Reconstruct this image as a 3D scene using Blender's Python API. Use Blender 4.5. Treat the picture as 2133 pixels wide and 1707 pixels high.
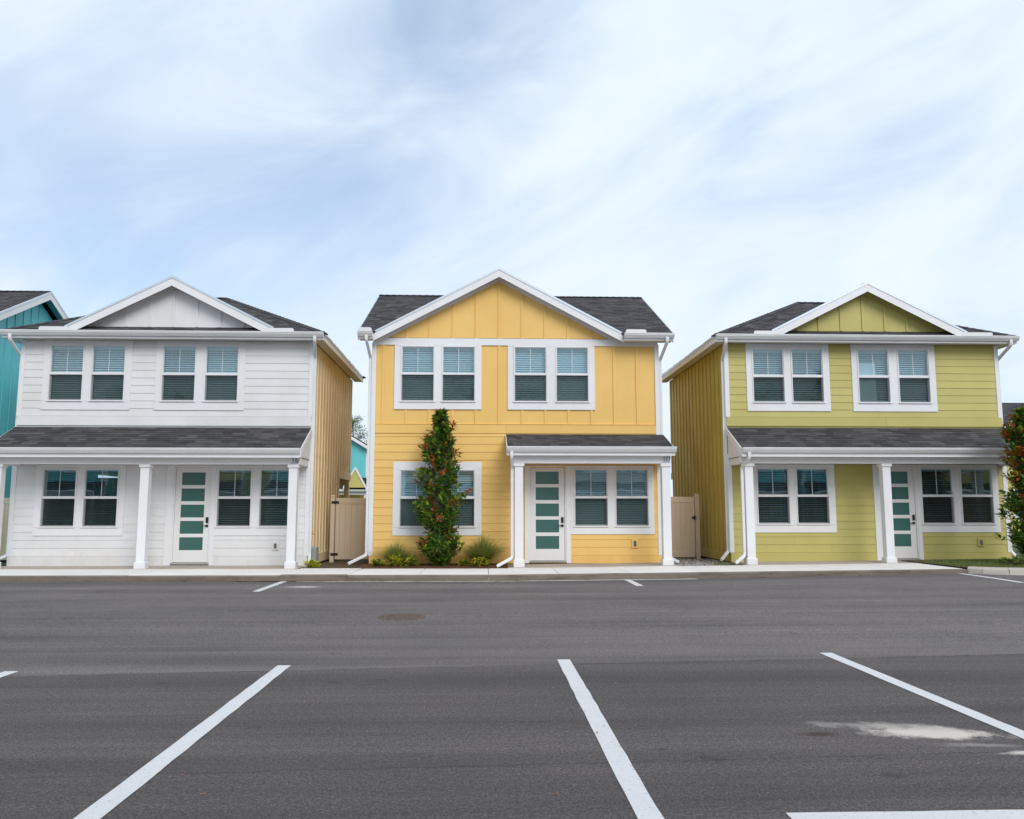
import bpy, math, random
from mathutils import Vector, Matrix
for o in list(bpy.data.objects): bpy.data.objects.remove(o)
scn = bpy.context.scene
COL = scn.collection
R = random.Random(7)
rad = math.radians

# ------------------------------------------------------------------ camera
cam_d = bpy.data.cameras.new('camera'); cam = bpy.data.objects.new('camera', cam_d); COL.objects.link(cam)
cam_d.sensor_width = 36; cam_d.lens = 29.198; cam_d.clip_start = .05; cam_d.clip_end = 3000
cam.location = (0, 0, 1.5); cam.rotation_euler = (rad(90 + 6.970), 0, rad(-2.021))
scn.camera = cam
scn.render.resolution_x = 1024; scn.render.resolution_y = 819

# ------------------------------------------------------------------ sky and sun
SUN_AZ, SUN_EL = rad(155), rad(38)          # azimuth clockwise from +Y (behind the camera, to its right)
w = bpy.data.worlds.new('World'); scn.world = w; w.use_nodes = True
nt = w.node_tree; nt.nodes.clear()
def wn(t, **k):
    n = nt.nodes.new(t)
    for a, b in k.items(): setattr(n, a, b)
    return n
def wl(a, b): nt.links.new(a, b)
def wmath(op, a, b=None, c=None, clamp=False):
    n = wn('ShaderNodeMath', operation=op); n.use_clamp = clamp
    for i, v in enumerate((a, b, c)):
        if v is None: continue
        if isinstance(v, (int, float)): n.inputs[i].default_value = v
        else: wl(v, n.inputs[i])
    return n.outputs[0]
sky = wn('ShaderNodeTexSky', sky_type='NISHITA', sun_disc=False)
sky.sun_elevation = SUN_EL; sky.sun_rotation = SUN_AZ; sky.air_density = 1.0; sky.dust_density = .3; sky.ozone_density = 3.0
bg1 = wn('ShaderNodeBackground'); bg1.inputs[1].default_value = 0.125; wl(sky.outputs[0], bg1.inputs[0])
tc = wn('ShaderNodeTexCoord')
def cloud(scale, stretch, tilt, loc, detail, rough, dist):
    m0 = wn('ShaderNodeMapping'); m0.inputs['Rotation'].default_value = (0, rad(tilt), 0); wl(tc.outputs['Generated'], m0.inputs[0])
    m1 = wn('ShaderNodeMapping'); m1.inputs['Scale'].default_value = stretch; m1.inputs['Location'].default_value = loc; wl(m0.outputs[0], m1.inputs[0])
    n = wn('ShaderNodeTexNoise'); n.inputs['Scale'].default_value = scale; n.inputs['Detail'].default_value = detail; n.inputs['Roughness'].default_value = rough; n.inputs['Distortion'].default_value = dist
    wl(m1.outputs[0], n.inputs['Vector']); return n.outputs[0]
veil = cloud(1.35, (1, 1, 1.5), 22, (14.15, 8.8, 4.0), 4, .5, .35)          # broad veil of high cloud
wisp = cloud(2.3, (1, 1, 2.6), 28, (8.8, 16.3, 1), 8, .58, .7)           # drawn-out wisps
mixn = wmath('ADD', wmath('MULTIPLY', veil, .66), wmath('MULTIPLY', wisp, .34))
mr = wn('ShaderNodeMapRange', interpolation_type='SMOOTHSTEP'); mr.inputs['From Min'].default_value = .285; mr.inputs['From Max'].default_value = .50
mr.inputs['To Min'].default_value = .50; mr.inputs['To Max'].default_value = 1.0; wl(mixn, mr.inputs['Value'])
cr = wn('ShaderNodeValToRGB'); wl(wmath('ADD', wmath('MULTIPLY', wisp, .5), wmath('MULTIPLY', veil, .5)), cr.inputs[0])
cr.color_ramp.elements[0].position = .34; cr.color_ramp.elements[0].color = (.66, .81, 1.0, 1)
cr.color_ramp.elements[1].position = .60; cr.color_ramp.elements[1].color = (.87, .938, 1.0, 1)
bg2 = wn('ShaderNodeBackground'); bg2.inputs[1].default_value = .86; wl(cr.outputs[0], bg2.inputs[0])
ms = wn('ShaderNodeMixShader'); wl(mr.outputs[0], ms.inputs[0]); wl(bg1.outputs[0], ms.inputs[1]); wl(bg2.outputs[0], ms.inputs[2])
wo = wn('ShaderNodeOutputWorld'); wl(ms.outputs[0], wo.inputs[0])
sd = bpy.data.lights.new('sun', 'SUN'); sd.energy = 1.5; sd.angle = rad(32); sd.color = (1, .975, .94)
so = bpy.data.objects.new('sun', sd); COL.objects.link(so)
sdir = Vector((math.sin(SUN_AZ) * math.cos(SUN_EL), math.cos(SUN_AZ) * math.cos(SUN_EL), math.sin(SUN_EL)))
so.rotation_euler = sdir.to_track_quat('Z', 'Y').to_euler(); so.location = (10, -20, 30)
vs = scn.view_settings; vs.view_transform = 'Standard'; vs.look = 'None'; vs.exposure = .30; vs.gamma = 1; vs.use_curve_mapping = False
try:
    scn.cycles.max_bounces = 8; scn.cycles.diffuse_bounces = 4; scn.cycles.transparent_max_bounces = 16
except Exception: pass

# ------------------------------------------------------------------ materials
MATS = {}
class NB:
    """small node-graph helper"""
    def __init__(s, name):
        s.m = bpy.data.materials.new(name); s.m.use_nodes = True; s.t = s.m.node_tree
        s.b = s.t.nodes['Principled BSDF']; s.out = s.t.nodes['Material Output']; MATS[name] = s.m
        s.tc = None
    def n(s, t, **k):
        n = s.t.nodes.new(t)
        for a, b in k.items(): setattr(n, a, b)
        return n
    def l(s, a, b): s.t.links.new(a, b)
    def obj(s):
        if not s.tc: s.tc = s.n('ShaderNodeTexCoord')
        return s.tc.outputs['Object']
    def pos(s): return s.n('ShaderNodeNewGeometry').outputs['Position']
    def noise(s, scale, detail=3, rough=.55, vec=None, sc=None, dist=0, loc=None):
        v = vec if vec is not None else s.pos()
        if sc or loc:
            mp = s.n('ShaderNodeMapping')
            if sc: mp.inputs['Scale'].default_value = sc
            if loc: mp.inputs['Location'].default_value = loc
            s.l(v, mp.inputs[0]); v = mp.outputs[0]
        n = s.n('ShaderNodeTexNoise'); n.inputs['Scale'].default_value = scale; n.inputs['Detail'].default_value = detail
        n.inputs['Roughness'].default_value = rough; n.inputs['Distortion'].default_value = dist; s.l(v, n.inputs['Vector']); return n.outputs[0]
    def ramp(s, f, *stops):
        r = s.n('ShaderNodeValToRGB'); e = r.color_ramp.elements
        while len(e) < len(stops): e.new(.5)
        for i, (p, c) in enumerate(stops):
            e[i].position = p; e[i].color = (c, c, c, 1) if isinstance(c, (int, float)) else (*c, 1)
        s.l(f, r.inputs[0]); return r.outputs[0]
    def mix(s, f, a, b, mode='MIX'):
        n = s.n('ShaderNodeMix', data_type='RGBA', blend_type=mode)
        for i, v in ((0, f), (6, a), (7, b)):
            if isinstance(v, (int, float)): n.inputs[i].default_value = v if i == 0 else (v, v, v, 1)
            elif isinstance(v, tuple): n.inputs[i].default_value = (*v, 1)
            else: s.l(v, n.inputs[i])
        return n.outputs[2]
    def math(s, op, a, b=None, c=None, clamp=False):
        n = s.n('ShaderNodeMath', operation=op); n.use_clamp = clamp
        for i, v in enumerate((a, b, c)):
            if v is None: continue
            if isinstance(v, (int, float)): n.inputs[i].default_value = v
            else: s.l(v, n.inputs[i])
        return n.outputs[0]
    def bump(s, h, strength=.3, dist=.01):
        n = s.n('ShaderNodeBump'); n.inputs['Strength'].default_value = strength; n.inputs['Distance'].default_value = dist
        s.l(h, n.inputs['Height']); s.l(n.outputs[0], s.b.inputs['Normal'])
    def col(s, c):
        if isinstance(c, tuple): s.b.inputs['Base Color'].default_value = (*c, 1)
        else: s.l(c, s.b.inputs['Base Color'])
    def rough(s, r):
        if isinstance(r, (int, float)): s.b.inputs['Roughness'].default_value = r
        else: s.l(r, s.b.inputs['Roughness'])
    def rand(s): return s.n('ShaderNodeObjectInfo').outputs['Random']

def paint(name, c, rough=.5, grain=(3, 60, 60), var=.05, bump=.15, dirt=.10, splash=False):
    g = NB(name)
    big = g.noise(.9, 4, .6)
    fine = g.noise(1.0, 3, .6, sc=grain)
    dc = tuple(x * (1 - dirt) * k for x, k in zip(c, (1, .975, .93)))
    a = g.mix(g.ramp(big, (.35, 0.), (.75, 1.)), c, dc)
    rv = g.math('ADD', g.math('MULTIPLY', g.rand(), var), 1 - var)
    k = g.n('ShaderNodeCombineColor'); [g.l(rv, k.inputs[i]) for i in range(3)]
    a = g.mix(1.0, a, k.outputs[0], 'MULTIPLY')
    if splash:                                  # sandy rain splash on the lowest boards, ragged
        sz = g.n('ShaderNodeSeparateXYZ'); g.l(g.pos(), sz.inputs[0])
        hgt = g.n('ShaderNodeMapRange'); hgt.inputs[1].default_value = .12; hgt.inputs[2].default_value = .75; hgt.inputs[3].default_value = .62; hgt.inputs[4].default_value = 0; g.l(sz.outputs[2], hgt.inputs[0])
        f = g.math('MULTIPLY', hgt.outputs[0], g.ramp(g.noise(2.4, 6, .75, sc=(1, 1, .6)), (.42, 0.), (.68, 1.))); a = g.mix(f, a, tuple(x * y for x, y in zip(c, (.80, .70, .55))))
    g.col(a); g.rough(g.ramp(big, (.3, rough - .06), (.7, rough + .08))); g.bump(fine, bump, .004)
    return g.m
H_GRAIN, V_GRAIN = (2.5, 60, 70), (70, 70, 2.5)
paint('white_siding', (.80, .80, .815), .5, H_GRAIN, splash=True)
paint('white_trim', (.82, .82, .845), .45, (30, 30, 30), .03, .08, .06)
paint('yellow_siding', (.88, .56, .168), .55, H_GRAIN, .06, .15, .07, True)
paint('yellow_panel', (.88, .56, .168), .55, V_GRAIN, .03, .15, .07)
paint('green_siding', (.545, .485, .155), .55, H_GRAIN, .06, .15, .08)
paint('green_shade_panel', (.50, .425, .075), .55, V_GRAIN, .04, .15, .08)  # green side walls: shade and yellow bounce put into the colour
paint('green_gable', (.545, .485, .155), .55, V_GRAIN, .04, .15, .08)
paint('white_panel', (.80, .80, .815), .5, V_GRAIN, .03)
paint('cream_bounce_panel', (.90, .755, .50), .55, V_GRAIN, .04, .15, .08)  # white house side wall, with the yellow neighbour's bounce light painted in
paint('teal_panel', (.15, .60, .66), .5, V_GRAIN, .05, .15, .1)
paint('teal_siding', (.15, .60, .66), .5, H_GRAIN, .05, .15, .1)
paint('soffit_vinyl', (.74, .72, .68), .5, (40, 2, 2), .04, .1)
paint('gutter_metal', (.80, .81, .825), .32, (2, 20, 20), .02, .03, .1)
paint('door_paint', (.80, .79, .80), .38, V_GRAIN, .02, .05, .04)
paint('tan_vinyl', (.72, .61, .48), .45, V_GRAIN, .03, .06, .06)
paint('black_metal', (.015, .015, .016), .4, (20, 20, 20), .02, .1)
paint('threshold_metal', (.45, .43, .40), .35, (2, 40, 40), .02, .1, .3)
paint('brass', (.45, .28, .08), .35, (20, 20, 20), .02, .1)
paint('cover_grey', (.13, .14, .13), .4, (20, 20, 20), .02, .1)
paint('utility_grey', (.33, .38, .37), .5, (20, 20, 20), .02, .1)
paint('interior', (.22, .21, .20), .8, (4, 4, 4), .02, .05)
paint('foundation', (.42, .40, .37), .85, (12, 12, 12), .04, .4, .3)
paint('rubber_edging', (.02, .02, .02), .6, (20, 20, 20), .02, .1)
g = NB('drip_metal'); g.col((.62, .68, .74)); g.b.inputs['Metallic'].default_value = .6; g.rough(.35)
g = NB('blind_slat'); g.col((.78, .84, .84)); g.rough(.5)
g = NB('number_black'); g.col((.012, .012, .014)); g.rough(.4)

def glass(name, tint, refl, rough=0.0, wob=.02):
    g = NB(name); g.t.nodes.remove(g.b)
    tr = g.n('ShaderNodeBsdfTransparent'); tr.inputs[0].default_value = (*tint, 1)
    gl = g.n('ShaderNodeBsdfGlossy'); gl.inputs['Roughness'].default_value = rough; gl.inputs[0].default_value = (.9, 1, 1, 1)
    bp = g.n('ShaderNodeBump'); bp.inputs['Strength'].default_value = wob; bp.inputs['Distance'].default_value = .05
    g.l(g.noise(2.2, 1, .4), bp.inputs['Height']); g.l(bp.outputs[0], gl.inputs['Normal'])
    ge = g.n('ShaderNodeNewGeometry'); dt = g.n('ShaderNodeVectorMath', operation='DOT_PRODUCT'); g.l(ge.outputs['Normal'], dt.inputs[0]); g.l(ge.outputs['Incoming'], dt.inputs[1])
    om = g.math('SUBTRACT', 1.0, g.math('ABSOLUTE', dt.outputs['Value']), clamp=True); fr = g.math('ADD', g.math('MULTIPLY', g.math('POWER', om, 5.0), 1 - refl), refl)   # Schlick, same from both sides
    mx = g.n('ShaderNodeMixShader'); g.l(fr, mx.inputs[0]); g.l(tr.outputs[0], mx.inputs[1]); g.l(gl.outputs[0], mx.inputs[2]); g.l(mx.outputs[0], g.out.inputs[0])
glass('pane_glass', (.79, .885, .93), .095)
glass('pane_glass_lower', (.78, .87, .875), .065)
g = NB('insect_screen'); g.t.nodes.remove(g.b)
tr = g.n('ShaderNodeBsdfTransparent'); df = g.n('ShaderNodeBsdfDiffuse'); df.inputs[0].default_value = (.03, .035, .035, 1)
mx = g.n('ShaderNodeMixShader'); mx.inputs[0].default_value = .45; g.l(tr.outputs[0], mx.inputs[1]); g.l(df.outputs[0], mx.inputs[2]); g.l(mx.outputs[0], g.out.inputs[0])
g = NB('frosted_glass'); g.col((.045, .135, .12)); g.rough(.16); g.b.inputs['IOR'].default_value = 1.9
g.bump(g.noise(3.5, 2, .5), .06, .03)

def shingle_mat(name, v, seed):
    g = NB(name)
    n = g.noise(55, 4, .7, loc=(seed, 0, 0)); n2 = g.noise(1.2, 4, .6)
    c = g.ramp(n, (.3, tuple(x * .55 for x in v)), (.7, tuple(x * 1.45 for x in v)))
    c = g.mix(g.ramp(n2, (.4, 0.), (.75, .35)), c, (.062, .058, .054))
    g.col(c); g.rough(.93); g.bump(n, .6, .006); return g.m
SH = [shingle_mat('shingle_%s' % k, v, i) for i, (k, v) in enumerate([('charcoal', (.048, .045, .049)), ('slate', (.066, .063, .071)), ('dark', (.032, .030, .034)), ('weathered', (.088, .083, .088))])]
g = NB('roof_deck'); g.col((.02, .02, .022)); g.rough(.95)

# asphalt: lighter drive aisle, darker bays, paver streaks, seams, spilled sand
g = NB('asphalt'); P = g.pos(); sx = g.n('ShaderNodeSeparateXYZ'); g.l(P, sx.inputs[0]); X, Y = sx.outputs[0], sx.outputs[1]
agg = g.noise(72, 3, .8); agg2 = g.noise(30, 4, .8); patch = g.noise(.55, 5, .6); streak = g.noise(1.0, 5, .62, sc=(.10, 1.9, 1), dist=.4); streak2 = g.noise(1.0, 4, .6, sc=(.25, 7, 1), loc=(5, 3, 0))
jl = g.math('ADD', g.math('MULTIPLY', X, .085), 8.33)                       # paving joint between bays and aisle
wob = g.math('MULTIPLY', g.math('SUBTRACT', g.noise(2.5, 4), .5), .10)
dj = g.math('ADD', g.math('SUBTRACT', Y, jl), wob)
aisle = g.n('ShaderNodeMapRange', interpolation_type='SMOOTHSTEP'); aisle.inputs[1].default_value = -.06; aisle.inputs[2].default_value = .06; g.l(dj, aisle.inputs[0])
base = g.mix(aisle.outputs[0], (.098, .086, .087), (.150, .134, .135))
c = g.mix(1.0, base, g.ramp(agg, (.34, .30), (.5, .92), (.66, 1.85)), 'MULTIPLY')
c = g.mix(1.0, c, g.ramp(agg2, (.34, .62), (.66, 1.38)), 'MULTIPLY')
c = g.mix(1.0, c, g.ramp(streak, (.3, .76), (.55, 1.0), (.75, 1.16)), 'MULTIPLY')
c = g.mix(.7, c, g.ramp(streak2, (.33, .84), (.68, 1.12)), 'MULTIPLY')
c = g.mix(1.0, c, g.ramp(patch, (.3, (.86, .85, .88)), (.7, (1.12, 1.08, 1.04))), 'MULTIPLY')
spots = g.noise(3.3, 2, .5, loc=(9, 4, 0)); c = g.mix(g.ramp(spots, (.70, 0.), (.76, .55)), c, (.035, .031, .031))
lane = g.noise(1.0, 3, .5, sc=(.05, .75, 1), loc=(2, 7, 0)); c = g.mix(.8, c, g.ramp(lane, (.36, .74), (.62, 1.14)), 'MULTIPLY')
def seam(dist, wid, dark):
    global c
    m = g.n('ShaderNodeMapRange'); m.inputs[1].default_value = 0; m.inputs[2].default_value = wid; m.inputs[3].default_value = 1; m.inputs[4].default_value = 0
    g.l(g.math('ABSOLUTE', dist), m.inputs[0]); f = g.math('MULTIPLY', m.outputs[0], g.ramp(g.noise(3.1, 3), (.35, .2), (.6, dark))); c = g.mix(f, c, (.018, .016, .016))
seam(dj, .028, .85)
seam(g.math('ADD', g.math('SUBTRACT', Y, g.math('ADD', g.math('MULTIPLY', X, .05), 5.15)), wob), .022, .6)
seam(g.math('ADD', g.math('SUBTRACT', Y, g.math('ADD', g.math('MULTIPLY', X, .02), 12.1)), wob), .03, .45)
def blot(cx, cy, rx, ry, colr, gain, lo, hi, sc=14, rot=0.0):
    """spill with a ragged edge"""
    global c
    dx = g.math('SUBTRACT', X, cx); dy = g.math('SUBTRACT', Y, cy)
    u = g.math('ADD', g.math('MULTIPLY', dx, math.cos(rot)), g.math('MULTIPLY', dy, math.sin(rot))); v = g.math('SUBTRACT', g.math('MULTIPLY', dy, math.cos(rot)), g.math('MULTIPLY', dx, math.sin(rot)))
    d = g.math('SQRT', g.math('ADD', g.math('POWER', g.math('ABSOLUTE', g.math('DIVIDE', u, rx)), 2), g.math('POWER', g.math('ABSOLUTE', g.math('DIVIDE', v, ry)), 2)))
    nn = g.math('ADD', g.math('MULTIPLY', g.noise(2.6, 5, .7), 1.3), g.math('MULTIPLY', g.noise(sc * 5, 3, .8), .55))
    f = g.ramp(g.math('SUBTRACT', nn, g.math('MULTIPLY', d, gain)), (lo, 0.), (hi, 1.)); c = g.mix(f, c, colr)
blot(3.05, 5.78, .58, .22, (.64, .57, .51), .66, .36, .60, 22, rot=-.22)
blot(3.6, 5.30, .5, .05, (.58, .52, .47), .55, .42, .72)
blot(2.85, 5.95, .75, .20, (.42, .38, .35), .62, .50, .92, 24, rot=-.15)
blot(3.2, 5.48, .7, .12, (.34, .31, .29), .66, .58, 1.0, 24, rot=-.1)
blot(-3.55, 16.7, .45, .22, (.55, .51, .48), .62, .35, .7)
blot(1.15, 5.45, .16, .03, (.03, .027, .027), .7, .45, .8)
blot(2.28, 5.78, .16, .07, (.055, .032, .025), .6, .3, .6)
blot(7.2, 17.0, 2.4, .5, (.15, .145, .145), .75, .3, 1.0)
g.col(c); g.rough(g.ramp(agg, (.3, .78), (.7, .95))); g.bump(g.math('ADD', agg, g.math('MULTIPLY', agg2, .7)), .85, .012)

g = NB('road_paint'); wear = g.noise(38, 4, .75); big = g.noise(1.6, 4, .6)
c = g.mix(g.ramp(wear, (.30, 1.), (.42, 0.)), (.64, .635, .645), (.30, .295, .30)); c = g.mix(g.ramp(big, (.4, 0.), (.75, .35)), c, (.55, .55, .56)); g.col(c); g.rough(.75); g.bump(g.noise(95, 4, .75), .6, .008)
g = NB('worn_road_paint'); wear = g.noise(7, 5, .8, sc=(.35, 1, 1))
c = g.mix(g.ramp(wear, (.50, 0.), (.62, 1.)), (.72, .69, .63), (.17, .16, .15)); g.col(c); g.rough(.85)
def concrete(name, a, b, stain, samt):
    g = NB(name); n = g.noise(1.1, 6, .65); f = g.noise(80, 3, .7); s = g.noise(2.3, 5, .7, sc=(.5, .5, 3), loc=(3, 1, 0))
    c = g.mix(n, a, b); c = g.mix(g.ramp(s, (.45, 0.), (.75, samt)), c, stain); c = g.mix(.3, c, g.ramp(f, (.3, .8), (.7, 1.15)), 'MULTIPLY')
    rv = g.math('ADD', g.math('MULTIPLY', g.rand(), .08), .95); k = g.n('ShaderNodeCombineColor'); [g.l(rv, k.inputs[i]) for i in range(3)]
    c = g.mix(1.0, c, k.outputs[0], 'MULTIPLY')
    g.col(c); g.rough(.9); g.bump(f, .35, .004)
concrete('sidewalk_concrete', (.82, .785, .755), (.76, .72, .685), (.58, .50, .43), .45)
concrete('curb_concrete', (.235, .195, .155), (.18, .148, .118), (.085, .06, .042), .95)
concrete('island_concrete', (.55, .49, .43), (.46, .41, .36), (.30, .25, .2), .6)
concrete('porch_concrete', (.47, .405, .345), (.41, .35, .30), (.33, .25, .16), .6)
g = NB('soil'); n = g.noise(9, 6, .75); g.col(g.ramp(n, (.3, (.05, .036, .022)), (.55, (.11, .08, .05)), (.75, (.19, .15, .10)))); g.rough(1); g.bump(n, .8, .03)
g = NB('ground_mat'); n = g.noise(3, 6, .7); g.col(g.ramp(n, (.35, (.10, .085, .055)), (.5, (.07, .09, .03)), (.7, (.14, .12, .08)))); g.rough(1); g.bump(g.noise(40, 3), .8, .02)
g = NB('mulch'); n = g.noise(26, 5, .8); g.col(g.ramp(n, (.3, (.07, .026, .012)), (.55, (.17, .07, .032)), (.75, (.28, .15, .08)))); g.rough(1); g.bump(n, .9, .03)
for nm, cc in (('straw_brown', (.13, .055, .025)), ('straw_rust', (.24, .10, .035)), ('straw_pale', (.36, .24, .13)), ('stone_grey', (.26, .25, .24)), ('stone_light', (.42, .40, .37)), ('stone_dark', (.12, .115, .11))):
    g = NB(nm); n = g.noise(30, 3); g.col(g.mix(n, tuple(x * .75 for x in cc), tuple(x * 1.25 for x in cc))); g.rough(.9)
g = NB('rusty_iron'); n = g.noise(22, 5, .7); g.col(g.ramp(n, (.3, (.075, .055, .046)), (.55, (.15, .11, .09)), (.75, (.24, .18, .145)))); g.rough(.75); g.b.inputs['Metallic'].default_value = .25; g.bump(n, .5, .004)
def leafmat(name, c1, c2, rough=.35, trans=.25):
    g = NB(name); n = g.noise(6, 3, .6); g.col(g.mix(n, c1, c2)); g.rough(rough); g.b.inputs['IOR'].default_value = 1.45
    tl = g.n('ShaderNodeBsdfTranslucent'); tl.inputs[0].default_value = (*[min(1, x * 1.4) for x in c2], 1)
    mx = g.n('ShaderNodeMixShader'); mx.inputs[0].default_value = trans; g.l(g.b.outputs[0], mx.inputs[1]); g.l(tl.outputs[0], mx.inputs[2]); g.l(mx.outputs[0], g.out.inputs[0])
leafmat('leaf_dark', (.032, .085, .013), (.055, .135, .02)); leafmat('leaf_mid', (.085, .185, .02), (.135, .25, .03)); leafmat('leaf_lime', (.22, .32, .022), (.32, .38, .035))
leafmat('leaf_bronze', (.22, .055, .012), (.36, .11, .022), .5); leafmat('leaf_orange', (.36, .10, .02), (.42, .17, .03), .5); leafmat('leaf_yellow', (.72, .64, .03), (.80, .72, .06), .45)
leafmat('blade_green', (.13, .18, .025), (.22, .27, .045), .5, .35); leafmat('blade_pale', (.22, .24, .08), (.32, .32, .13), .6, .35); leafmat('pine_needles', (.035, .065, .014), (.10, .14, .03), .6, .3); leafmat('lawn', (.06, .11, .015), (.13, .19, .03), .6, .3)
g = NB('bark'); n = g.noise(14, 5, .7, sc=(3, 3, .6)); g.col(g.ramp(n, (.3, (.10, .07, .05)), (.7, (.25, .19, .14)))); g.rough(.95); g.bump(n, .7, .01)
M = MATS

# ------------------------------------------------------------------ mesh builder
class MB:
    def __init__(s): s.v = []; s.f = []; s.mi = []
    def face(s, pts, mi=0):
        i = len(s.v); s.v += [tuple(p) for p in pts]; s.f.append(list(range(i, i + len(pts)))); s.mi.append(mi)
    def hexa(s, p, mi=0):
        """8 corners: bottom ring 0-3, top ring 4-7 (counter-clockwise from above)"""
        i = len(s.v); s.v += [tuple(q) for q in p]
        for f in ((3, 2, 1, 0), (4, 5, 6, 7), (0, 1, 5, 4), (1, 2, 6, 5), (2, 3, 7, 6), (3, 0, 4, 7)): s.f.append([i + k for k in f]); s.mi.append(mi)
        return s
    def box(s, x0, x1, y0, y1, z0, z1, mi=0):
        return s.hexa([(x0, y0, z0), (x1, y0, z0), (x1, y1, z0), (x0, y1, z0), (x0, y0, z1), (x1, y0, z1), (x1, y1, z1), (x0, y1, z1)], mi)
    def bbox(s, x0, x1, y0, y1, z0, z1, b=.004, mi=0):
        """box with chamfered edges"""
        i = len(s.v); c = {}
        xs, ys, zs = (x0, x1), (y0, y1), (z0, z1)
        b = min(b, (x1 - x0) * .45, (y1 - y0) * .45, (z1 - z0) * .45); sg = (1, -1)
        for a in (0, 1):
            for d in (0, 1):
                for e in (0, 1):
                    X, Y, Z = xs[a], ys[d], zs[e]; bx, by, bz = sg[a] * b, sg[d] * b, sg[e] * b
                    for k, p in enumerate(((X, Y + by, Z + bz), (X + bx, Y, Z + bz), (X + bx, Y + by, Z))): c[a, d, e, k] = len(s.v); s.v.append(p)
        def F(*q): s.f.append(list(q)); s.mi.append(mi)
        for a in (0, 1):
            q = [c[a, 0, 0, 0], c[a, 1, 0, 0], c[a, 1, 1, 0], c[a, 0, 1, 0]]; F(*(q if a else q[::-1]))
            q = [c[0, a, 0, 1], c[1, a, 0, 1], c[1, a, 1, 1], c[0, a, 1, 1]]; F(*(q[::-1] if a else q))
            q = [c[0, 0, a, 2], c[1, 0, a, 2], c[1, 1, a, 2], c[0, 1, a, 2]]; F(*(q if a else q[::-1]))
        for a in (0, 1):
            for d in (0, 1):
                F(c[a, d, 0, 0], c[a, d, 1, 0], c[a, d, 1, 1], c[a, d, 0, 1]); F(c[a, 0, d, 0], c[a, 1, d, 0], c[a, 1, d, 2], c[a, 0, d, 2]); F(c[0, a, d, 1], c[1, a, d, 1], c[1, a, d, 2], c[0, a, d, 2])
                for e in (0, 1): F(c[a, d, e, 0], c[a, d, e, 1], c[a, d, e, 2])
        s.fix = True; return s
    def prism(s, poly, fn, a, b, mi=0):
        """poly: 2-D outline, fn(p, t) -> xyz, extruded t = a..b"""
        n = len(poly); i = len(s.v); s.v += [fn(p, a) for p in poly] + [fn(p, b) for p in poly]
        s.f.append([i + k for k in range(n)]); s.f.append([i + n + k for k in range(n)][::-1]); s.mi += [mi, mi]
        for k in range(n): s.f.append([i + k, i + n + k, i + n + (k + 1) % n, i + (k + 1) % n]); s.mi.append(mi)
        s.fix = True; return s
    def tube(s, path, r, n=6, mi=0, r1=None):
        path = [Vector(p) for p in path]; m = len(path); i0 = len(s.v)
        for k, p in enumerate(path):
            d = (path[min(k + 1, m - 1)] - path[max(k - 1, 0)]).normalized(); u = d.cross(Vector((.3, .9, .2)))
            if u.length < .05: u = d.cross(Vector((1, 0, 0)))
            u.normalize(); v = d.cross(u); rr = r if r1 is None else r + (r1 - r) * k / (m - 1)
            for j in range(n): a = 2 * math.pi * j / n; s.v.append(tuple(p + (u * math.cos(a) + v * math.sin(a)) * rr))
        for k in range(m - 1):
            for j in range(n): s.f.append([i0 + k * n + j, i0 + k * n + (j + 1) % n, i0 + (k + 1) * n + (j + 1) % n, i0 + (k + 1) * n + j]); s.mi.append(mi)
        s.f.append([i0 + j for j in range(n)][::-1]); s.f.append([i0 + (m - 1) * n + j for j in range(n)]); s.mi += [mi, mi]; return s
    def duct(s, path, w, d, mi=0, wall=(0, 1, 0)):
        """rectangular pipe swept along a path; 'wall' is the direction of its shallow side"""
        path = [Vector(p) for p in path]; m = len(path); i0 = len(s.v); wv = Vector(wall); prof = [(-1, -.72), (-.72, -1), (.72, -1), (1, -.72), (1, .72), (.72, 1), (-.72, 1), (-1, .72)]; n = 8
        for k, p in enumerate(path):
            t = (path[min(k + 1, m - 1)] - path[max(k - 1, 0)]).normalized(); a = t.cross(wv)
            if a.length < .2: a = Vector((1, 0, 0))
            a.normalize(); b = a.cross(t).normalized(); sc = 1.0
            if 0 < k < m - 1:
                c = (path[k] - path[k - 1]).normalized().dot((path[k + 1] - path[k]).normalized()); sc = 1 / max(.6, math.sqrt((1 + c) / 2))
            for (q, r_) in prof: s.v.append(tuple(p + a * (q * w / 2) * (sc if abs(t.cross(wv).length) > 0 else 1) + b * (r_ * d / 2)))
        for k in range(m - 1):
            for j in range(n): s.f.append([i0 + k * n + j, i0 + k * n + (j + 1) % n, i0 + (k + 1) * n + (j + 1) % n, i0 + (k + 1) * n + j]); s.mi.append(mi)
        s.f.append([i0 + j for j in range(n)][::-1]); s.f.append([i0 + (m - 1) * n + j for j in range(n)]); s.mi += [mi, mi]; s.fix = True; return s
    fix = False
    def mesh(s, name, mats, smooth=False):
        me = bpy.data.meshes.new(name); me.from_pydata(s.v, [], s.f)
        for m in (mats if isinstance(mats, (list, tuple)) else [mats]): me.materials.append(M[m] if isinstance(m, str) else m)
        if any(s.mi): me.polygons.foreach_set('material_index', s.mi)
        if smooth: me.polygons.foreach_set('use_smooth', [True] * len(s.f))
        me.update()
        if s.fix:
            import bmesh
            b = bmesh.new(); b.from_mesh(me); bmesh.ops.recalc_face_normals(b, faces=b.faces); b.to_mesh(me); b.free()
        return me
    def build(s, name, mats, parent=None, smooth=False, kind=None, label=None, cat=None, group=None):
        return link(name, s.mesh(name, mats, smooth), parent, kind, label, cat, group)
def link(name, me, parent=None, kind=None, label=None, cat=None, group=None):
    o = bpy.data.objects.new(name, me); COL.objects.link(o)
    if parent: o.parent = parent
    if kind: o['kind'] = kind
    if label: o['label'] = label
    if cat: o['category'] = cat
    if group: o['group'] = group
    return o
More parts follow.
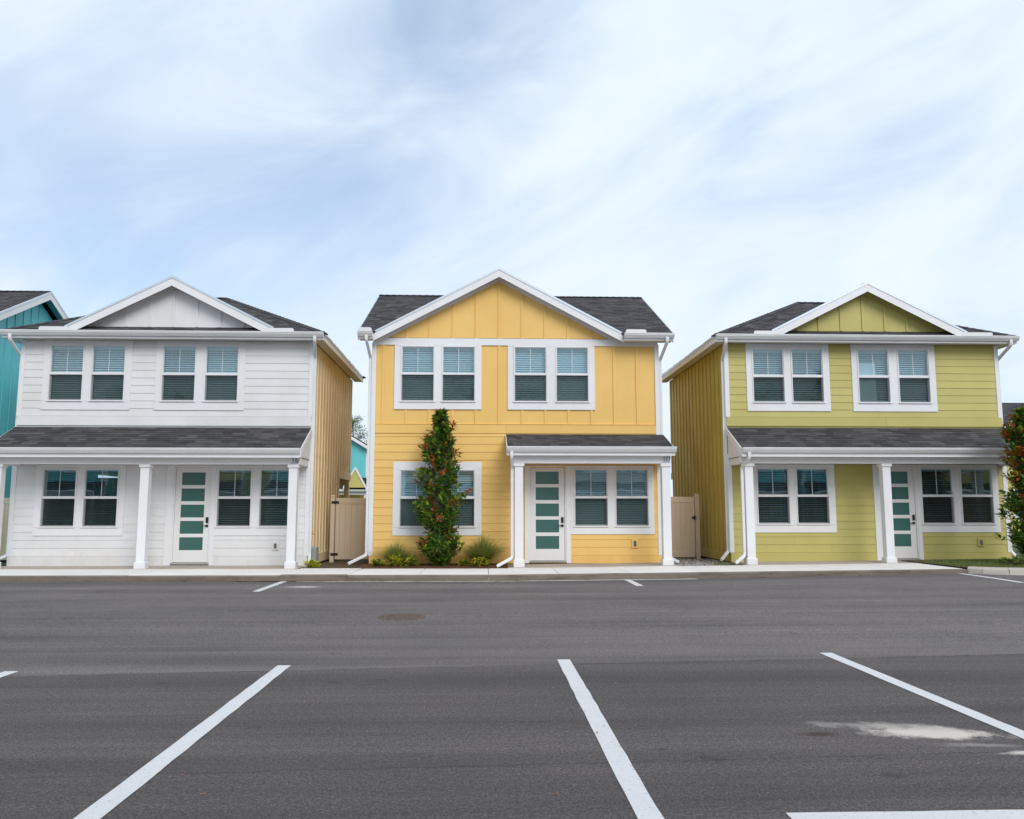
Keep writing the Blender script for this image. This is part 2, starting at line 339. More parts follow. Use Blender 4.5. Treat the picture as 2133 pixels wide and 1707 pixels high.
def thing(name, label, cat, loc=(0, 0, 0), group=None, rz=0):
    o = link(name, None, None, None, label, cat, group); o.location = loc; o.rotation_euler = (0, 0, rz); o.empty_display_size = .3; return o
def box(name, mat, parent, *a, b=.004, **k): return MB().bbox(*a, b=b).build(name, mat, parent, **k)
def interp(x, xs, ys):
    if x <= xs[0]: return ys[0]
    for i in range(len(xs) - 1):
        if x <= xs[i + 1]: return ys[i] + (ys[i + 1] - ys[i]) * (x - xs[i]) / (xs[i + 1] - xs[i])
    return ys[-1]

# ------------------------------------------------------------------ ground levels
CURB_Y = 18.0
def road_z(x, y):
    g_ = interp(x, [-30, -6, .5, 4.3, 10, 20, 60], [.06, .028, .022, .055, .145, .26, .6]); t = max(0, min(1, (y - 8.5) / 9.5)); return g_ * t * t * (3 - 2 * t)
def walk_z(x): return interp(x, [-30, -6, .5, 4.3, 10, 20, 60], [.17, .145, .142, .185, .238, .34, .7])

def sheet(name, x0, x1, y0, y1, nx, ny, zf, mat, kind='structure', parent=None, label=None):
    b = MB()
    for j in range(ny + 1):
        for i in range(nx + 1):
            x, y = x0 + (x1 - x0) * i / nx, y0 + (y1 - y0) * j / ny; b.v.append((x, y, zf(x, y)))
    for j in range(ny):
        for i in range(nx): k = j * (nx + 1) + i; b.f.append([k, k + 1, k + nx + 2, k + nx + 1]); b.mi.append(0)
    return b.build(name, mat, parent, True, kind, label)
sheet('ground', -420, 420, 18.05, 620, 42, 30, lambda x, y: min(.09, walk_z(max(-30, min(x, 30))) - .06) if y < 60 else .09, 'ground_mat')
sheet('road', -60, 60, -50, 18.3, 120, 68, road_z, 'asphalt')
sheet('far_ground', -420, 420, -600, -49.9, 8, 8, lambda x, y: -.01, 'ground_mat')

def stripe(x0, x1, y0, y1, mat='road_paint', lift=.004, n=10):
    """painted line lying on the asphalt, with slightly uneven edges"""
    b = MB(); along_y = (y1 - y0) > (x1 - x0); m = max(4, int((y1 - y0 if along_y else x1 - x0) / .22)); rr = random.Random(int(x0 * 100 + y0 * 10))
    for k in range(m + 1):
        t = k / m; j0, j1 = rr.uniform(-.004, .004), rr.uniform(-.004, .004)
        ps = ((x0 + j0, y0 + (y1 - y0) * t), (x1 + j1, y0 + (y1 - y0) * t)) if along_y else ((x0 + (x1 - x0) * t, y1 + j0), (x0 + (x1 - x0) * t, y0 + j1))
        for p in ps: b.v.append((p[0], p[1], road_z(*p) + lift))
    for k in range(m): b.f.append([2 * k, 2 * k + 1, 2 * k + 3, 2 * k + 2]); b.mi.append(0)
    return b.build('parking_line', mat, None, False, 'structure')
for x, ye in ((-4.42, 8.22), (-1.93, 8.43), (.83, 8.66), (3.65, 8.96), (6.47, 9.1)): stripe(x - .066, x + .066, 4.32 if x > 3 else .2, ye)
stripe(1.52, 6.6, 4.18, 4.312)
for x in (-11.5, -4.17, 3.09): stripe(x - .07, x + .07, 15.75 if x < 0 else 16.45, 17.98)
stripe(10.32, 10.45, 15.9, 18.0)
stripe(-3.9, 4.6, 17.84, 17.95, 'worn_road_paint')

# manhole cover
mh = thing('manhole_cover', 'round rusty iron manhole cover set in the asphalt', 'manhole cover', (-1.14, 12.09, road_z(-1.14, 12.09)))
b = MB(); N = 40
for a in range(N):
    t0, t1 = 2 * math.pi * a / N, 2 * math.pi * (a + 1) / N
    P = lambda r, t, z: (r * math.cos(t), r * math.sin(t), z)
    for ra, rb, za, zb in ((.345, .335, -.02, .010), (.335, .305, .010, .010), (.305, .302, .010, -.004)): b.face([P(ra, t0, za), P(ra, t1, za), P(rb, t1, zb), P(rb, t0, zb)])
b.build('rim', 'rusty_iron', mh)
b = MB()
for a in range(N):
    t0, t1 = 2 * math.pi * a / N, 2 * math.pi * (a + 1) / N
    b.face([(0, 0, .006), (.296 * math.cos(t0), .296 * math.sin(t0), .006), (.296 * math.cos(t1), .296 * math.sin(t1), .006)])
for i in range(-6, 7):
    for j in range(-6, 7):
        if (i * i + j * j) < 40 and (i or j): b.box(i * .042 - .012, i * .042 + .012, j * .042 - .012, j * .042 + .012, .005, .013)
b.build('lid', 'rusty_iron', mh)

# ------------------------------------------------------------------ sidewalk, curb, porch slabs
sw = sheet('sidewalk', -60, 10.6, 18.16, 20.1, 60, 1, lambda x, y: walk_z(x) - .012, 'curb_concrete')
cb_ = sheet('curb', -60, 10.6, 18.02, 18.16, 60, 1, lambda x, y: walk_z(x) - .014, 'curb_concrete')
def slab(name, mat, parent, x0, x1, y0, y1, zt, thick, dz=0, b=.012):
    m = MB(); m.hexa([(x0 + b * 0, y0, zt(x0) - thick), (x1, y0, zt(x1) - thick), (x1, y1, zt(x1) - thick), (x0, y1, zt(x0) - thick), (x0, y0, zt(x0) - b + dz), (x1, y0, zt(x1) - b + dz), (x1, y1, zt(x1) - b + dz), (x0, y1, zt(x0) - b + dz)])
    m.hexa([(x0, y0, zt(x0) - b + dz), (x1, y0, zt(x1) - b + dz), (x1, y1, zt(x1) - b + dz), (x0, y1, zt(x0) - b + dz), (x0 + b * .6, y0 + b, zt(x0) + dz), (x1 - b * .6, y0 + b, zt(x1) + dz), (x1 - b * .6, y1 - b * .4, zt(x1) + dz), (x0 + b * .6, y1 - b * .4, zt(x0) + dz)])
    return m.build(name, mat, parent)
x = -18.1
joints = [-18.1, -16.58, -15.06, -13.5, -12.0, -10.5, -8.95, -7.45, -5.9, -4.28, -2.86, -1.36, .14, 1.66, 3.18, 4.7, 6.22, 7.74, 9.26, 10.55]
for i in range(len(joints) - 1):
    x0, x1 = joints[i] + .004, joints[i + 1] - .004
    dz = .012 if i == 9 else R.uniform(-.002, .002)
    slab('paving_slab', 'sidewalk_concrete', sw, x0, x1, 18.165, 20.12, walk_z, .10, dz)
cj = [-18.1, -13.5, -10.5, -7.45, -4.28, -2.86, .14, 3.18, 6.22, 9.26, 10.55]
for i in range(len(cj) - 1):
    dz = .014 if i == 4 else R.uniform(-.002, .002)
    slab('curbstone', 'curb_concrete', cb_, cj[i] + .003, cj[i + 1] - .003, 17.995 - (.02 if i == 4 else 0), 18.161, walk_z, .24, dz, .02)

# tree island at the right end of the sidewalk
isl = [(10.56, 18.0), (10.75, 17.75), (11.15, 17.45), (11.8, 17.2), (13, 17.0), (16, 16.9), (24, 16.9)]
isl_in = [(10.72, 18.25), (10.95, 18.02), (11.3, 17.8), (11.9, 17.58), (13.05, 17.38), (16, 17.28), (24, 17.28)]
b = MB()
for k in range(len(isl) - 1):
    (ax, ay), (bx, by), (cx, cy), (dx, dy) = isl[k], isl[k + 1], isl_in[k + 1], isl_in[k]
    za, zb = road_z(ax, ay), road_z(bx, by)
    b.hexa([(ax, ay, za - .05), (bx, by, zb - .05), (cx, cy, zb - .05), (dx, dy, za - .05), (ax + .02, ay + .05, za + .10), (bx, by + .05, zb + .10), (cx, cy, zb + .135), (dx, dy, za + .135)])
b.fix = True
b.build('island_curb', 'island_concrete', None, kind='structure')
b = MB(); pts = isl_in + [(24, 21.2), (10.62, 21.2)]
b.face([(p[0], p[1], walk_z(p[0]) + .012) for p in pts]); b.build('planting_bed', 'soil', None, kind='structure')

# ------------------------------------------------------------------ house components
def wall_grid(x0, x1, z0, z1, y0, y1, holes):
    """wall slab with rectangular openings"""
    xs = sorted({x0, x1, *[v for h in holes for v in h[:2]]}); zs = sorted({z0, z1, *[v for h in holes for v in h[2:]]})
    op = lambda i, j: not (0 <= i < len(xs) - 1 and 0 <= j < len(zs) - 1) or any(h[0] <= (xs[i] + xs[i + 1]) / 2 <= h[1] and h[2] <= (zs[j] + zs[j + 1]) / 2 <= h[3] for h in holes)
    b = MB()
    for i in range(len(xs) - 1):
        for j in range(len(zs) - 1):
            if op(i, j): continue
            a, c, d, e = xs[i], xs[i + 1], zs[j], zs[j + 1]
            b.face([(a, y0, d), (c, y0, d), (c, y0, e), (a, y0, e)]); b.face([(c, y1, d), (a, y1, d), (a, y1, e), (c, y1, e)], 1)
            if op(i - 1, j): b.face([(a, y1, d), (a, y0, d), (a, y0, e), (a, y1, e)])
            if op(i + 1, j): b.face([(c, y0, d), (c, y1, d), (c, y1, e), (c, y0, e)])
            if op(i, j - 1): b.face([(a, y1, d), (c, y1, d), (c, y0, d), (a, y0, d)])
            if op(i, j + 1): b.face([(a, y0, e), (c, y0, e), (c, y1, e), (a, y1, e)])
    return b
def lap_siding(root, mat, x0, x1, z0, z1, course, blocks, name='siding_board'):
    z = z0; k = 0
    while z < z1 - .02:
        zt = min(z + course, z1); segs = [(x0, x1)]
        for (a, c, d, e) in blocks:
            if min(zt, e) - max(z, d) > .62 * (zt - z):
                new = []
                for s0, s1 in segs:
                    if a > s0 and a < s1: new.append((s0, a))
                    if c < s1 and c > s0: new.append((c, s1))
                    if c <= s0 or a >= s1: new.append((s0, s1))
                segs = new
        for s0, s1 in segs:
            cuts = [s0, s1]
            if s1 - s0 > 3.7: cuts = [s0, s0 + (s1 - s0) * R.choice((.27, .42, .55, .68)), s1]
            for q in range(len(cuts) - 1):
                a, c = cuts[q] + (.0015 if q else 0), cuts[q + 1] - (.0015 if q < len(cuts) - 2 else 0)
                if c - a < .03: continue
                j = R.uniform(-.0008, .0008); zt2 = min(zt + .004, z1)
                MB().hexa([(a, -.021 + j, z + .003), (c, -.021 + j, z + .003), (c, -.0015, z + .003), (a, -.0015, z + .003), (a, -.009 + j, zt2), (c, -.009 + j, zt2), (c, -.0015, zt2), (a, -.0015, zt2)]).build(name, mat, root)
        z = zt; k += 1
def rect_panel(root, name, mat, x0, x1, z0, z1, y=-.008, y1=-.0015): return box(name, mat, root, x0, x1, y, y1, z0, z1, b=.0015)

def window(root, x0, x1, zl0, zl1, zu0, zu1, tilt, rnd, blind_drop=1.0, panel=None):
    """double-hung window: x0..x1 glass, lower glass zl0..zl1, upper glass zu0..zu1"""
    m = .046; b = MB(); fx0, fx1, fz0, fz1 = x0 - m, x1 + m, zl0 - .05, zu1 + m
    yo, yi = -.050, .085
    for a, c, d, e in ((fx0, x0 - .018, fz0, fz1), (x1 + .018, fx1, fz0, fz1), (x0 - .018, x1 + .018, zu1 + .016, fz1), (x0 - .018, x1 + .018, fz0, zl0 - .022)): b.bbox(a, c, yo, yi, d, e, .004)
    w_ = b.build('window', 'white_trim', root); tilt += rnd.uniform(-.14, .14)
    b = MB()                                       # upper sash (outer track)
    for a, c, d, e in ((x0 - .017, x0, zl1 + .012, zu1 + .015), (x1, x1 + .017, zl1 + .012, zu1 + .015), (x0, x1, zu1, zu1 + .015)): b.bbox(a, c, -.030, .012, d, e, .003)
    b.build('upper_sash', 'white_trim', w_)
    MB().bbox(x0 - .017, x1 + .017, -.034, .06, zl1 + .006, zu0, .005).build('meeting_rail', 'white_trim', w_)
    b = MB()                                       # lower sash (inner track)
    for a, c, d, e in ((x0 - .017, x0 + .004, zl0 - .018, zl1 + .005), (x1 - .004, x1 + .017, zl0 - .018, zl1 + .005), (x0 + .004, x1 - .004, zl0 - .02, zl0 + .008)): b.bbox(a, c, .022, .062, d, e, .003)
    b.build('lower_sash', 'white_trim', w_)
    MB().bbox((x0 + x1) / 2 - .006, (x0 + x1) / 2 + .006, -.012, .004, zu0, zu1, .001).build('muntin', 'white_trim', w_)
    MB().box(x0, x1, -.006, -.001, zu0, zu1).build('upper_pane', 'pane_glass', w_)
    MB().box(x0 + .004, x1 - .004, .040, .045, zl0 + .008, zl1 + .005).build('lower_pane', 'pane_glass_lower', w_)
    s = MB(); s.face([(x0 - .015, .004, zl0 - .018), (x1 + .015, .004, zl0 - .018), (x1 + .015, .004, zl1 + .004), (x0 - .015, .004, zl1 + .004)]); s.build('insect_screen', 'insect_screen', w_)
    MB().bbox(fx0 - .012, fx1 + .012, -.066, -.048, fz0 - .006, fz0 + .022, .004).build('sill', 'white_trim', w_)
    # blind behind the glass
    b = MB(); b.box(x0 - .01, x1 + .01, .088, .138, zu1 - .03, zu1 + .03); pitch = .058; zb = zu1 - .05; zend = zu1 - (zu1 - zl0 + .02) * blind_drop; k = 0
    while zb > zend:
        t = tilt + rnd.uniform(-.05, .05); hw = .0275; dy, dz = math.cos(t) * hw, math.sin(t) * hw; yc = .113
        sag = rnd.uniform(-.0012, .0012)
        b.hexa([(x0 - .008, yc - dy, zb - dz + sag), (x1 + .008, yc - dy, zb - dz), (x1 + .008, yc + dy, zb + dz), (x0 - .008, yc + dy, zb + dz + sag), (x0 - .008, yc - dy - .001, zb - dz + .003 + sag), (x1 + .008, yc - dy - .001, zb - dz + .003), (x1 + .008, yc + dy - .001, zb + dz + .003), (x0 - .008, yc + dy - .001, zb + dz + .003 + sag)])
        zb -= pitch
    b.box(x0 - .008, x1 + .008, .096, .130, zb + .012, zb + .032)
    for q in (.2, .8): xx = x0 + (x1 - x0) * q; b.box(xx - .0015, xx + .0015, .084, .0865, zb, zu1)
    b.build('blind', 'blind_slat', w_)
    if panel: MB().box(x0 + .005, x0 + (x1 - x0) * panel, .066, .072, zl0, zu0 + (zu1 - zu0) * .52).build('card_panel', 'white_trim', w_)
    return (fx0, fx1, fz0, fz1)
def casing(root, x0, x1, z0, z1, opens, head=True, proud=-.034):
    """flat trim boards round a row of openings"""
    oz0 = min(o[2] for o in opens); oz1 = max(o[3] for o in opens); opens = sorted(opens); g_ = .0012
    xs = [x0] + [v for o in opens for v in o[:2]] + [x1]
    for i in range(0, len(xs), 2): box('casing_board', 'white_trim', root, xs[i] + .0005, xs[i + 1] - .0005, proud, -.001, oz0 + g_, oz1 - g_, b=.003)
    if z1 - oz1 > .01: box('casing_board', 'white_trim', root, x0, x1, proud - .002, -.001, oz1 + .0005, z1, b=.003)
    if z0 is not None: box('casing_board', 'white_trim', root, x0, x1, proud - .002, -.001, z0, oz0 - .0005, b=.003)
def door(root, x0, x1, z0, z1, lites, lx0, lx1, handle_x, hand):
    d = MB()
    ys, yb = .010, .055
    zs = [z0] + [v for l in lites[::-1] for v in l] + [z1]
    d.bbox(x0, lx0, ys, yb, z0, z1, .003); d.bbox(lx1, x1, ys, yb, z0, z1, .003)
    for i in range(0, len(zs), 2): d.bbox(lx0 - .001, lx1 + .001, ys + .0005, yb - .0005, zs[i], zs[i + 1], .003)
    o = d.build('door', 'door_paint', root)
    for l in lites:
        MB().box(lx0, lx1, ys + .014, ys + .022, l[0], l[1]).build('pane', 'frosted_glass', o)
    k = MB(); k.bbox(handle_x - .033, handle_x + .033, ys - .026, ys, 1.20, 1.345, .008); k.bbox(handle_x - .018, handle_x + .018, ys - .030, ys - .026, 1.26, 1.325, .004); k.build('keypad_lock', 'black_metal', o)
    k = MB(); k.bbox(handle_x - .033, handle_x + .033, ys - .014, ys, 1.095, 1.16, .006); k.tube([(handle_x, ys - .01, 1.128), (handle_x, ys - .055, 1.128)], .011, 8); k.bbox(min(handle_x, handle_x + hand * .125), max(handle_x, handle_x + hand * .125), ys - .066, ys - .046, 1.117, 1.139, .006); k.build('lever_handle', 'black_metal', o)
    f = MB(); f.bbox(x0 - .034, x0 - .003, -.022, .09, z0 - .04, z1 + .003, .003); f.bbox(x1 + .003, x1 + .034, -.022, .09, z0 - .04, z1 + .003, .003); f.bbox(x0 - .034, x1 + .034, -.022, .09, z1 + .0035, z1 + .034, .003); f.build('door_frame', 'white_trim', root)
    t = MB(); t.bbox(x0 - .032, x1 + .032, -.06, .10, z0 - .045, z0 - .006, .006); t.build('threshold', 'threshold_metal', root)
    return (x0 - .034, x1 + .034, z0 - .045, z1 + .034)
GUT = [(0, 0), (-.055, 0), (-.062, .012), (-.072, .022), (-.112, .075), (-.112, .098), (-.125, .102), (-.125, .125), (-.118, .125), (-.114, .108), (-.10, .106), (-.10, .08), (-.06, .02), (-.012, .015), (-.010, .12), (0, .12)]
def gutter(root, x0, x1, y, ztop, parent_name='gutter'):
    z = ztop - .125; b = MB(); b.prism(GUT, lambda p, t: (t, y + p[0], z + p[1]), x0, x1)
    for xe in (x0, x1 - .003): b.prism([(0, 0), (-.055, 0), (-.072, .022), (-.112, .075), (-.112, .1), (-.125, .125), (0, .12)], lambda p, t: (t, y + p[0], z + p[1]), xe + .0005, xe + .0025)
    return b.build(parent_name, 'gutter_metal', root)
def guard(g_, x0, x1, y, z):
    c = .035; MB().prism([(x0, z - .02), (x1, z - .02), (x1, z + .055), (x1 - c, z + .085), (x0 + c, z + .085), (x0, z + .055)], lambda p, t: (p[0], t, p[1]), y - .128, y - .122).build('splash_guard', 'gutter_metal', g_)
def downspout(root, path, straps=()):
    d = MB().duct(path, .075, .058).build('downspout', 'gutter_metal', root, False)
    for (x, y, z) in straps: box('strap', 'gutter_metal', d, x - .045, x + .045, y - .034, y + .034, z - .012, z + .012, b=.003)
def smooth_path(p, r=.06, n=4):
    p = [Vector(q) for q in p]; out = [p[0]]
    for i in range(1, len(p) - 1):
        a, c = (p[i - 1] - p[i]), (p[i + 1] - p[i]); ra = min(r, a.length * .45, c.length * .45); A, C = p[i] + a.normalized() * ra, p[i] + c.normalized() * ra
        for k in range(n + 1): t = k / n; out.append(A * (1 - t) ** 2 + p[i] * 2 * t * (1 - t) + C * t * t)
    return out + [p[-1]]
def column(root, x, y, z0, z1, w=.205):
    h = w / 2; c = box('column', 'white_trim', root, x - h, x + h, y - h, y + h, z0 + .19, z1 - .07, b=.006)
    box('column_base', 'white_trim', c, x - h - .032, x + h + .032, y - h - .032, y + h + .032, z0, z0 + .195, b=.012)
    box('column_cap', 'white_trim', c, x - h - .030, x + h + .030, y - h - .030, y + h + .030, z1 - .075, z1, b=.008)
DIG = {'3': [[(.12, .84), (.32, .99), (.62, .98), (.72, .80), (.55, .60), (.32, .54)], [(.32, .54), (.62, .50), (.80, .30), (.66, .06), (.34, -.02), (.06, .08)]],
       '6': [[(.82, 1.0), (.50, .84), (.24, .58), (.12, .28), (.26, .03), (.52, -.01), (.74, .18), (.72, .42), (.48, .53), (.22, .40)]],
       '2': [[(.12, .80), (.30, .98), (.58, .99), (.74, .80), (.66, .56), (.40, .28), (.06, .03)], [(.06, .03), (.30, .05), (.60, .01), (.86, .05)]]}
def number(root, txt, x, y, z, h=.125):
    for k, ch in enumerate(txt):
        b = MB()
        for st in DIG[ch]:
            pts = [st[0]] + st + [st[-1]]; path = []
            for i in range(1, len(pts) - 2):
                p0, p1, p2, p3 = pts[i - 1:i + 3]
                for q in range(7):
                    t = q / 6; path.append(tuple(.5 * ((2 * p1[j]) + (-p0[j] + p2[j]) * t + (2 * p0[j] - 5 * p1[j] + 4 * p2[j] - p3[j]) * t * t + (-p0[j] + 3 * p1[j] - 3 * p2[j] + p3[j]) * t ** 3) for j in (0, 1)))
            T = lambda px_, pz_: (x + k * .068 + (px_ * .60 + pz_ * .16) * h * .82, z + pz_ * h)
            nx, nz = .0062, .0034; 
            L = [T(*p) for p in path]
            for i in range(len(L) - 1):
                (ax, az), (bx, bz) = L[i], L[i + 1]
                if abs(ax - bx) + abs(az - bz) < 1e-5: continue
                b.hexa([(ax - nx, y - .006, az - nz), (bx - nx, y - .006, bz - nz), (bx - nx, y, bz - nz), (ax - nx, y, az - nz), (ax + nx, y - .006, az + nz), (bx + nx, y - .006, bz + nz), (bx + nx, y, bz + nz), (ax + nx, y, az + nz)])
        b.fix = True; b.build('house_number_digit', 'number_black', root)
def outlet(root, mat, x0, x1, z0, z1):
    o = box('outlet_box', mat, root, x0, x1, -.045, -.001, z0, z1, b=.008); box('outlet_cover', 'cover_grey', o, x0 + .055, x1 - .055, -.066, -.044, z0 + .045, z1 - .045, b=.008)

# shingles -----------------------------------------------------------
def shingle_field(parent, O, u, v, poly, e=.145, seed=0, lift=.004):
    """joined shingle tabs filling a convex roof polygon given in (u, v) plane coordinates"""
    r_ = random.Random(seed); O, u, v = Vector(O), Vector(u).normalized(), Vector(v).normalized(); n = u.cross(v).normalized()
    if n.z < 0: n = -n
    def span(t):
        xs = []
        for i in range(len(poly)):
            (a, b_), (c, d) = poly[i], poly[(i + 1) % len(poly)]
            if abs(d - b_) < 1e-9:
                if abs(t - b_) < 1e-6: xs += [a, c]
                continue
            k = (t - b_) / (d - b_)
            if -1e-6 <= k <= 1 + 1e-6: xs.append(a + (c - a) * k)
        return (min(xs), max(xs)) if len(xs) > 1 else None
    vmax = max(p[1] for p in poly); b = MB(); j = 0; t = min(p[1] for p in poly)
    while t < vmax - .01:
        t1 = min(t + e, vmax); s0, s1 = span(t + 1e-4), span(min(t1, vmax - 1e-4))
        if s0 and s1:
            a, z = s0; cuts = [0.0]; L = max(z - a, .01); q = r_.uniform(.05, .25)
            while q < L - .05: cuts.append(q / L); q += r_.choice((.14, .17, .2, .26, .3, .34))
            cuts.append(1.0)
            for k in range(len(cuts) - 1):
                h = lift + r_.choice((.004, .006, .010, .013)); mi = r_.choices((0, 1, 2, 3), (4, 3, 2.2, 1.3))[0]; g_ = .0015
                A = O + u * (a + L * cuts[k] + g_) + v * t; B = O + u * (a + L * cuts[k + 1] - g_) + v * t; C = O + u * (s1[0] + (s1[1] - s1[0]) * cuts[k + 1] - g_) + v * t1; D = O + u * (s1[0] + (s1[1] - s1[0]) * cuts[k] + g_) + v * t1
                p = [A + n * h, B + n * h, C + n * (lift * .5 + .002), D + n * (lift * .5 + .002)]
                b.face(p, mi); b.face([A - n * .002, B - n * .002, p[1], p[0]], mi); b.face([A - n * .002, p[0], D], mi); b.face([B - n * .002, C, p[1]], mi)
        t = t1; j += 1
    return b.build('shingles', SH, parent, False, 'stuff')
UNIT = []
for k in range(4):
    b = MB(); b.v = [(0, 0, -.004), (1, 0, -.004), (0, 0, .009), (1, 0, .009), (0, 1, .001), (1, 1, .001), (0, 1, -.004), (1, 1, -.004)]; b.f = [[0, 1, 3, 2], [2, 3, 5, 4], [0, 2, 4, 6], [1, 7, 5, 3], [6, 4, 5, 7], [0, 6, 7, 1]]; b.mi = [0] * 6; b.fix = True
    UNIT.append(b.mesh('shingle', [SH[k]]))
def shingle_objects(parent, O, u, v, L, V, e, cap, seed):
    r_ = random.Random(seed); O, u, v = Vector(O), Vector(u).normalized(), Vector(v).normalized(); n = u.cross(v).normalized(); rows = int(round(V / e)); e = V / rows; per = max(4, int(cap / rows)); mean = L / per
    for j in range(rows):
        ws = [r_.choice((.6, .8, 1.0, 1.25, 1.45)) for _ in range(per)]; s = sum(ws); a = 0.0
        for k in range(per):
            l = ws[k] / s * L; o = link('shingle', UNIT[r_.choices((0, 1, 2, 3), (4, 3, 2.2, 1.3))[0]], parent)
            p = O + u * (a + .0015) + v * (j * e); hs = r_.uniform(.7, 1.5)
            o.matrix_local = Matrix(((u.x * (l - .003), v.x * e * 1.02, n.x * hs, p.x), (u.y * (l - .003), v.y * e * 1.02, n.y * hs, p.y), (u.z * (l - .003), v.z * e * 1.02, n.z * hs, p.z + .006), (0, 0, 0, 1))); a += l
def ridge_caps(parent, A, B, seed, w=.13):
    A, B = Vector(A), Vector(B); d = (B - A); L = d.length; d.normalize(); side = d.cross(Vector((0, 0, 1))).normalized(); b = MB(); r_ = random.Random(seed); k = 0; t = 0
    while t < L - .02:
        t1 = min(t + .2, L); mi = r_.choice((0, 0, 1, 2)); P, Q = A + d * t, A + d * t1; dn = Vector((0, 0, -w * .42)); h1, h0 = Vector((0, 0, .036)), Vector((0, 0, .026))
        b.face([P + side * w + dn + h1, P + h1, Q + h0, Q + side * w + dn + h0], mi); b.face([P + h1, P - side * w + dn + h1, Q - side * w + dn + h0, Q + h0], mi); b.face([P + side * w + dn, P + side * w + dn + h1, P + h1, P - side * w + dn + h1, P - side * w + dn], mi)
        t = t1
    b.build('ridge_caps', SH, parent, False, 'stuff')
def deck(root, name, faces, thick=.03):
    b = MB()
    for f in faces:
        b.face(f); b.face([(p[0], p[1], p[2] - thick) for p in f][::-1])
        for i in range(len(f)): p, q = f[i], f[(i + 1) % len(f)]; b.face([p, (p[0], p[1], p[2] - thick), (q[0], q[1], q[2] - thick), q])
    return b.build(name, 'roof_deck', root)
def rake_boards(root, cx, hw, zc, ze, y, depth=.20, drip=.05, left=True, right=True):
    """white barge boards and metal drip edge of a gable facing -y"""
    s = (zc - ze) / hw
    for sg, on in ((-1, left), (1, right)):
        if not on: continue
        f = lambda p, t: (cx + sg * p[0], t, p[1])
        MB().prism([(0.0005, zc - drip), (hw, ze - drip), (hw, ze - drip - depth), (0.0005, zc - drip - depth)], f, y - .022, y).build('rake_board', 'white_trim', root)
        MB().prism([(0.0005, zc + .012), (hw + .01, ze + .012 - s * .01), (hw + .01, ze - drip), (0.0005, zc - drip)], f, y - .034, y - .004).build('drip_edge', 'drip_metal', root)
def rake_soffit(root, cx, hw, zc, ze, y0, y1, drop, mat='soffit_vinyl', x_from=0.0):
    s = (zc - ze) / hw; n = int(hw / .15)
    for sg in (-1, 1):
        for k in range(n):
            a, c = x_from + (hw - x_from) * k / n + .004, x_from + (hw - x_from) * (k + 1) / n - .004; za, zc_ = zc - s * a - drop, zc - s * c - drop
            b = MB(); b.hexa([(cx + sg * a, y0, za - .012), (cx + sg * c, y0, zc_ - .012), (cx + sg * c, y1, zc_ - .012), (cx + sg * a, y1, za - .012), (cx + sg * a, y0, za), (cx + sg * c, y0, zc_), (cx + sg * c, y1, zc_), (cx + sg * a, y1, za)]); b.fix = True
            b.build('soffit_panel', mat, root)
def side_cladding(root, mat, x, y0, y1, z0, ztop, sgn, joint=2.93, step=.406, band=.24, lower_y1=None, lower_z=2.72):
    """board and batten on a side wall at local x (sgn = outward direction); ztop is a number or function of y"""
    zt = ztop if callable(ztop) else (lambda y: ztop); out = lambda a, c: (min(x + sgn * a, x + sgn * c), max(x + sgn * a, x + sgn * c))
    ly = lower_y1 or y1
    a, c = out(.0015, .011)
    box('base_band', mat, root, *out(.0015, .026), y0 + .002, ly, z0, z0 + band, b=.003)
    y = y0 + .10; yp = y0 + .002
    while yp < y1 - .01:
        yn = min(yp + step * 3, y1)
        zl = z0 + band + .001 if yn <= ly + .05 else lower_z
        if zl < joint: box('wall_panel', mat, root, a, c, yp + .001, min(yn, y1) - .001, zl, joint - .002, b=.001)
        z1_, z2_ = zt(yp), zt(yn); b = MB(); b.hexa([(a, yp + .001, joint + .002), (c, yp + .001, joint + .002), (c, yn - .001, joint + .002), (a, yn - .001, joint + .002), (a, yp + .001, z1_), (c, yp + .001, z1_), (c, yn - .001, z2_), (a, yn - .001, z2_)]); b.fix = True; b.build('wall_panel', mat, root)
        yp = yn
    while y < y1 - .03:
        zl = z0 + band + .001 if y < ly - .03 else lower_z
        box('batten', mat, root, *out(.0112, .032), y - .022, y + .022, zl, joint - .004, b=.003)
        box('batten', mat, root, *out(.0112, .032), y - .022, y + .022, joint + .006, zt(y - .022) - .004, b=.003); y += step
    if lower_y1: box('base_band', mat, root, *out(.0015, .030), ly + .002, y1, lower_z - .22, lower_z - .002, b=.003)

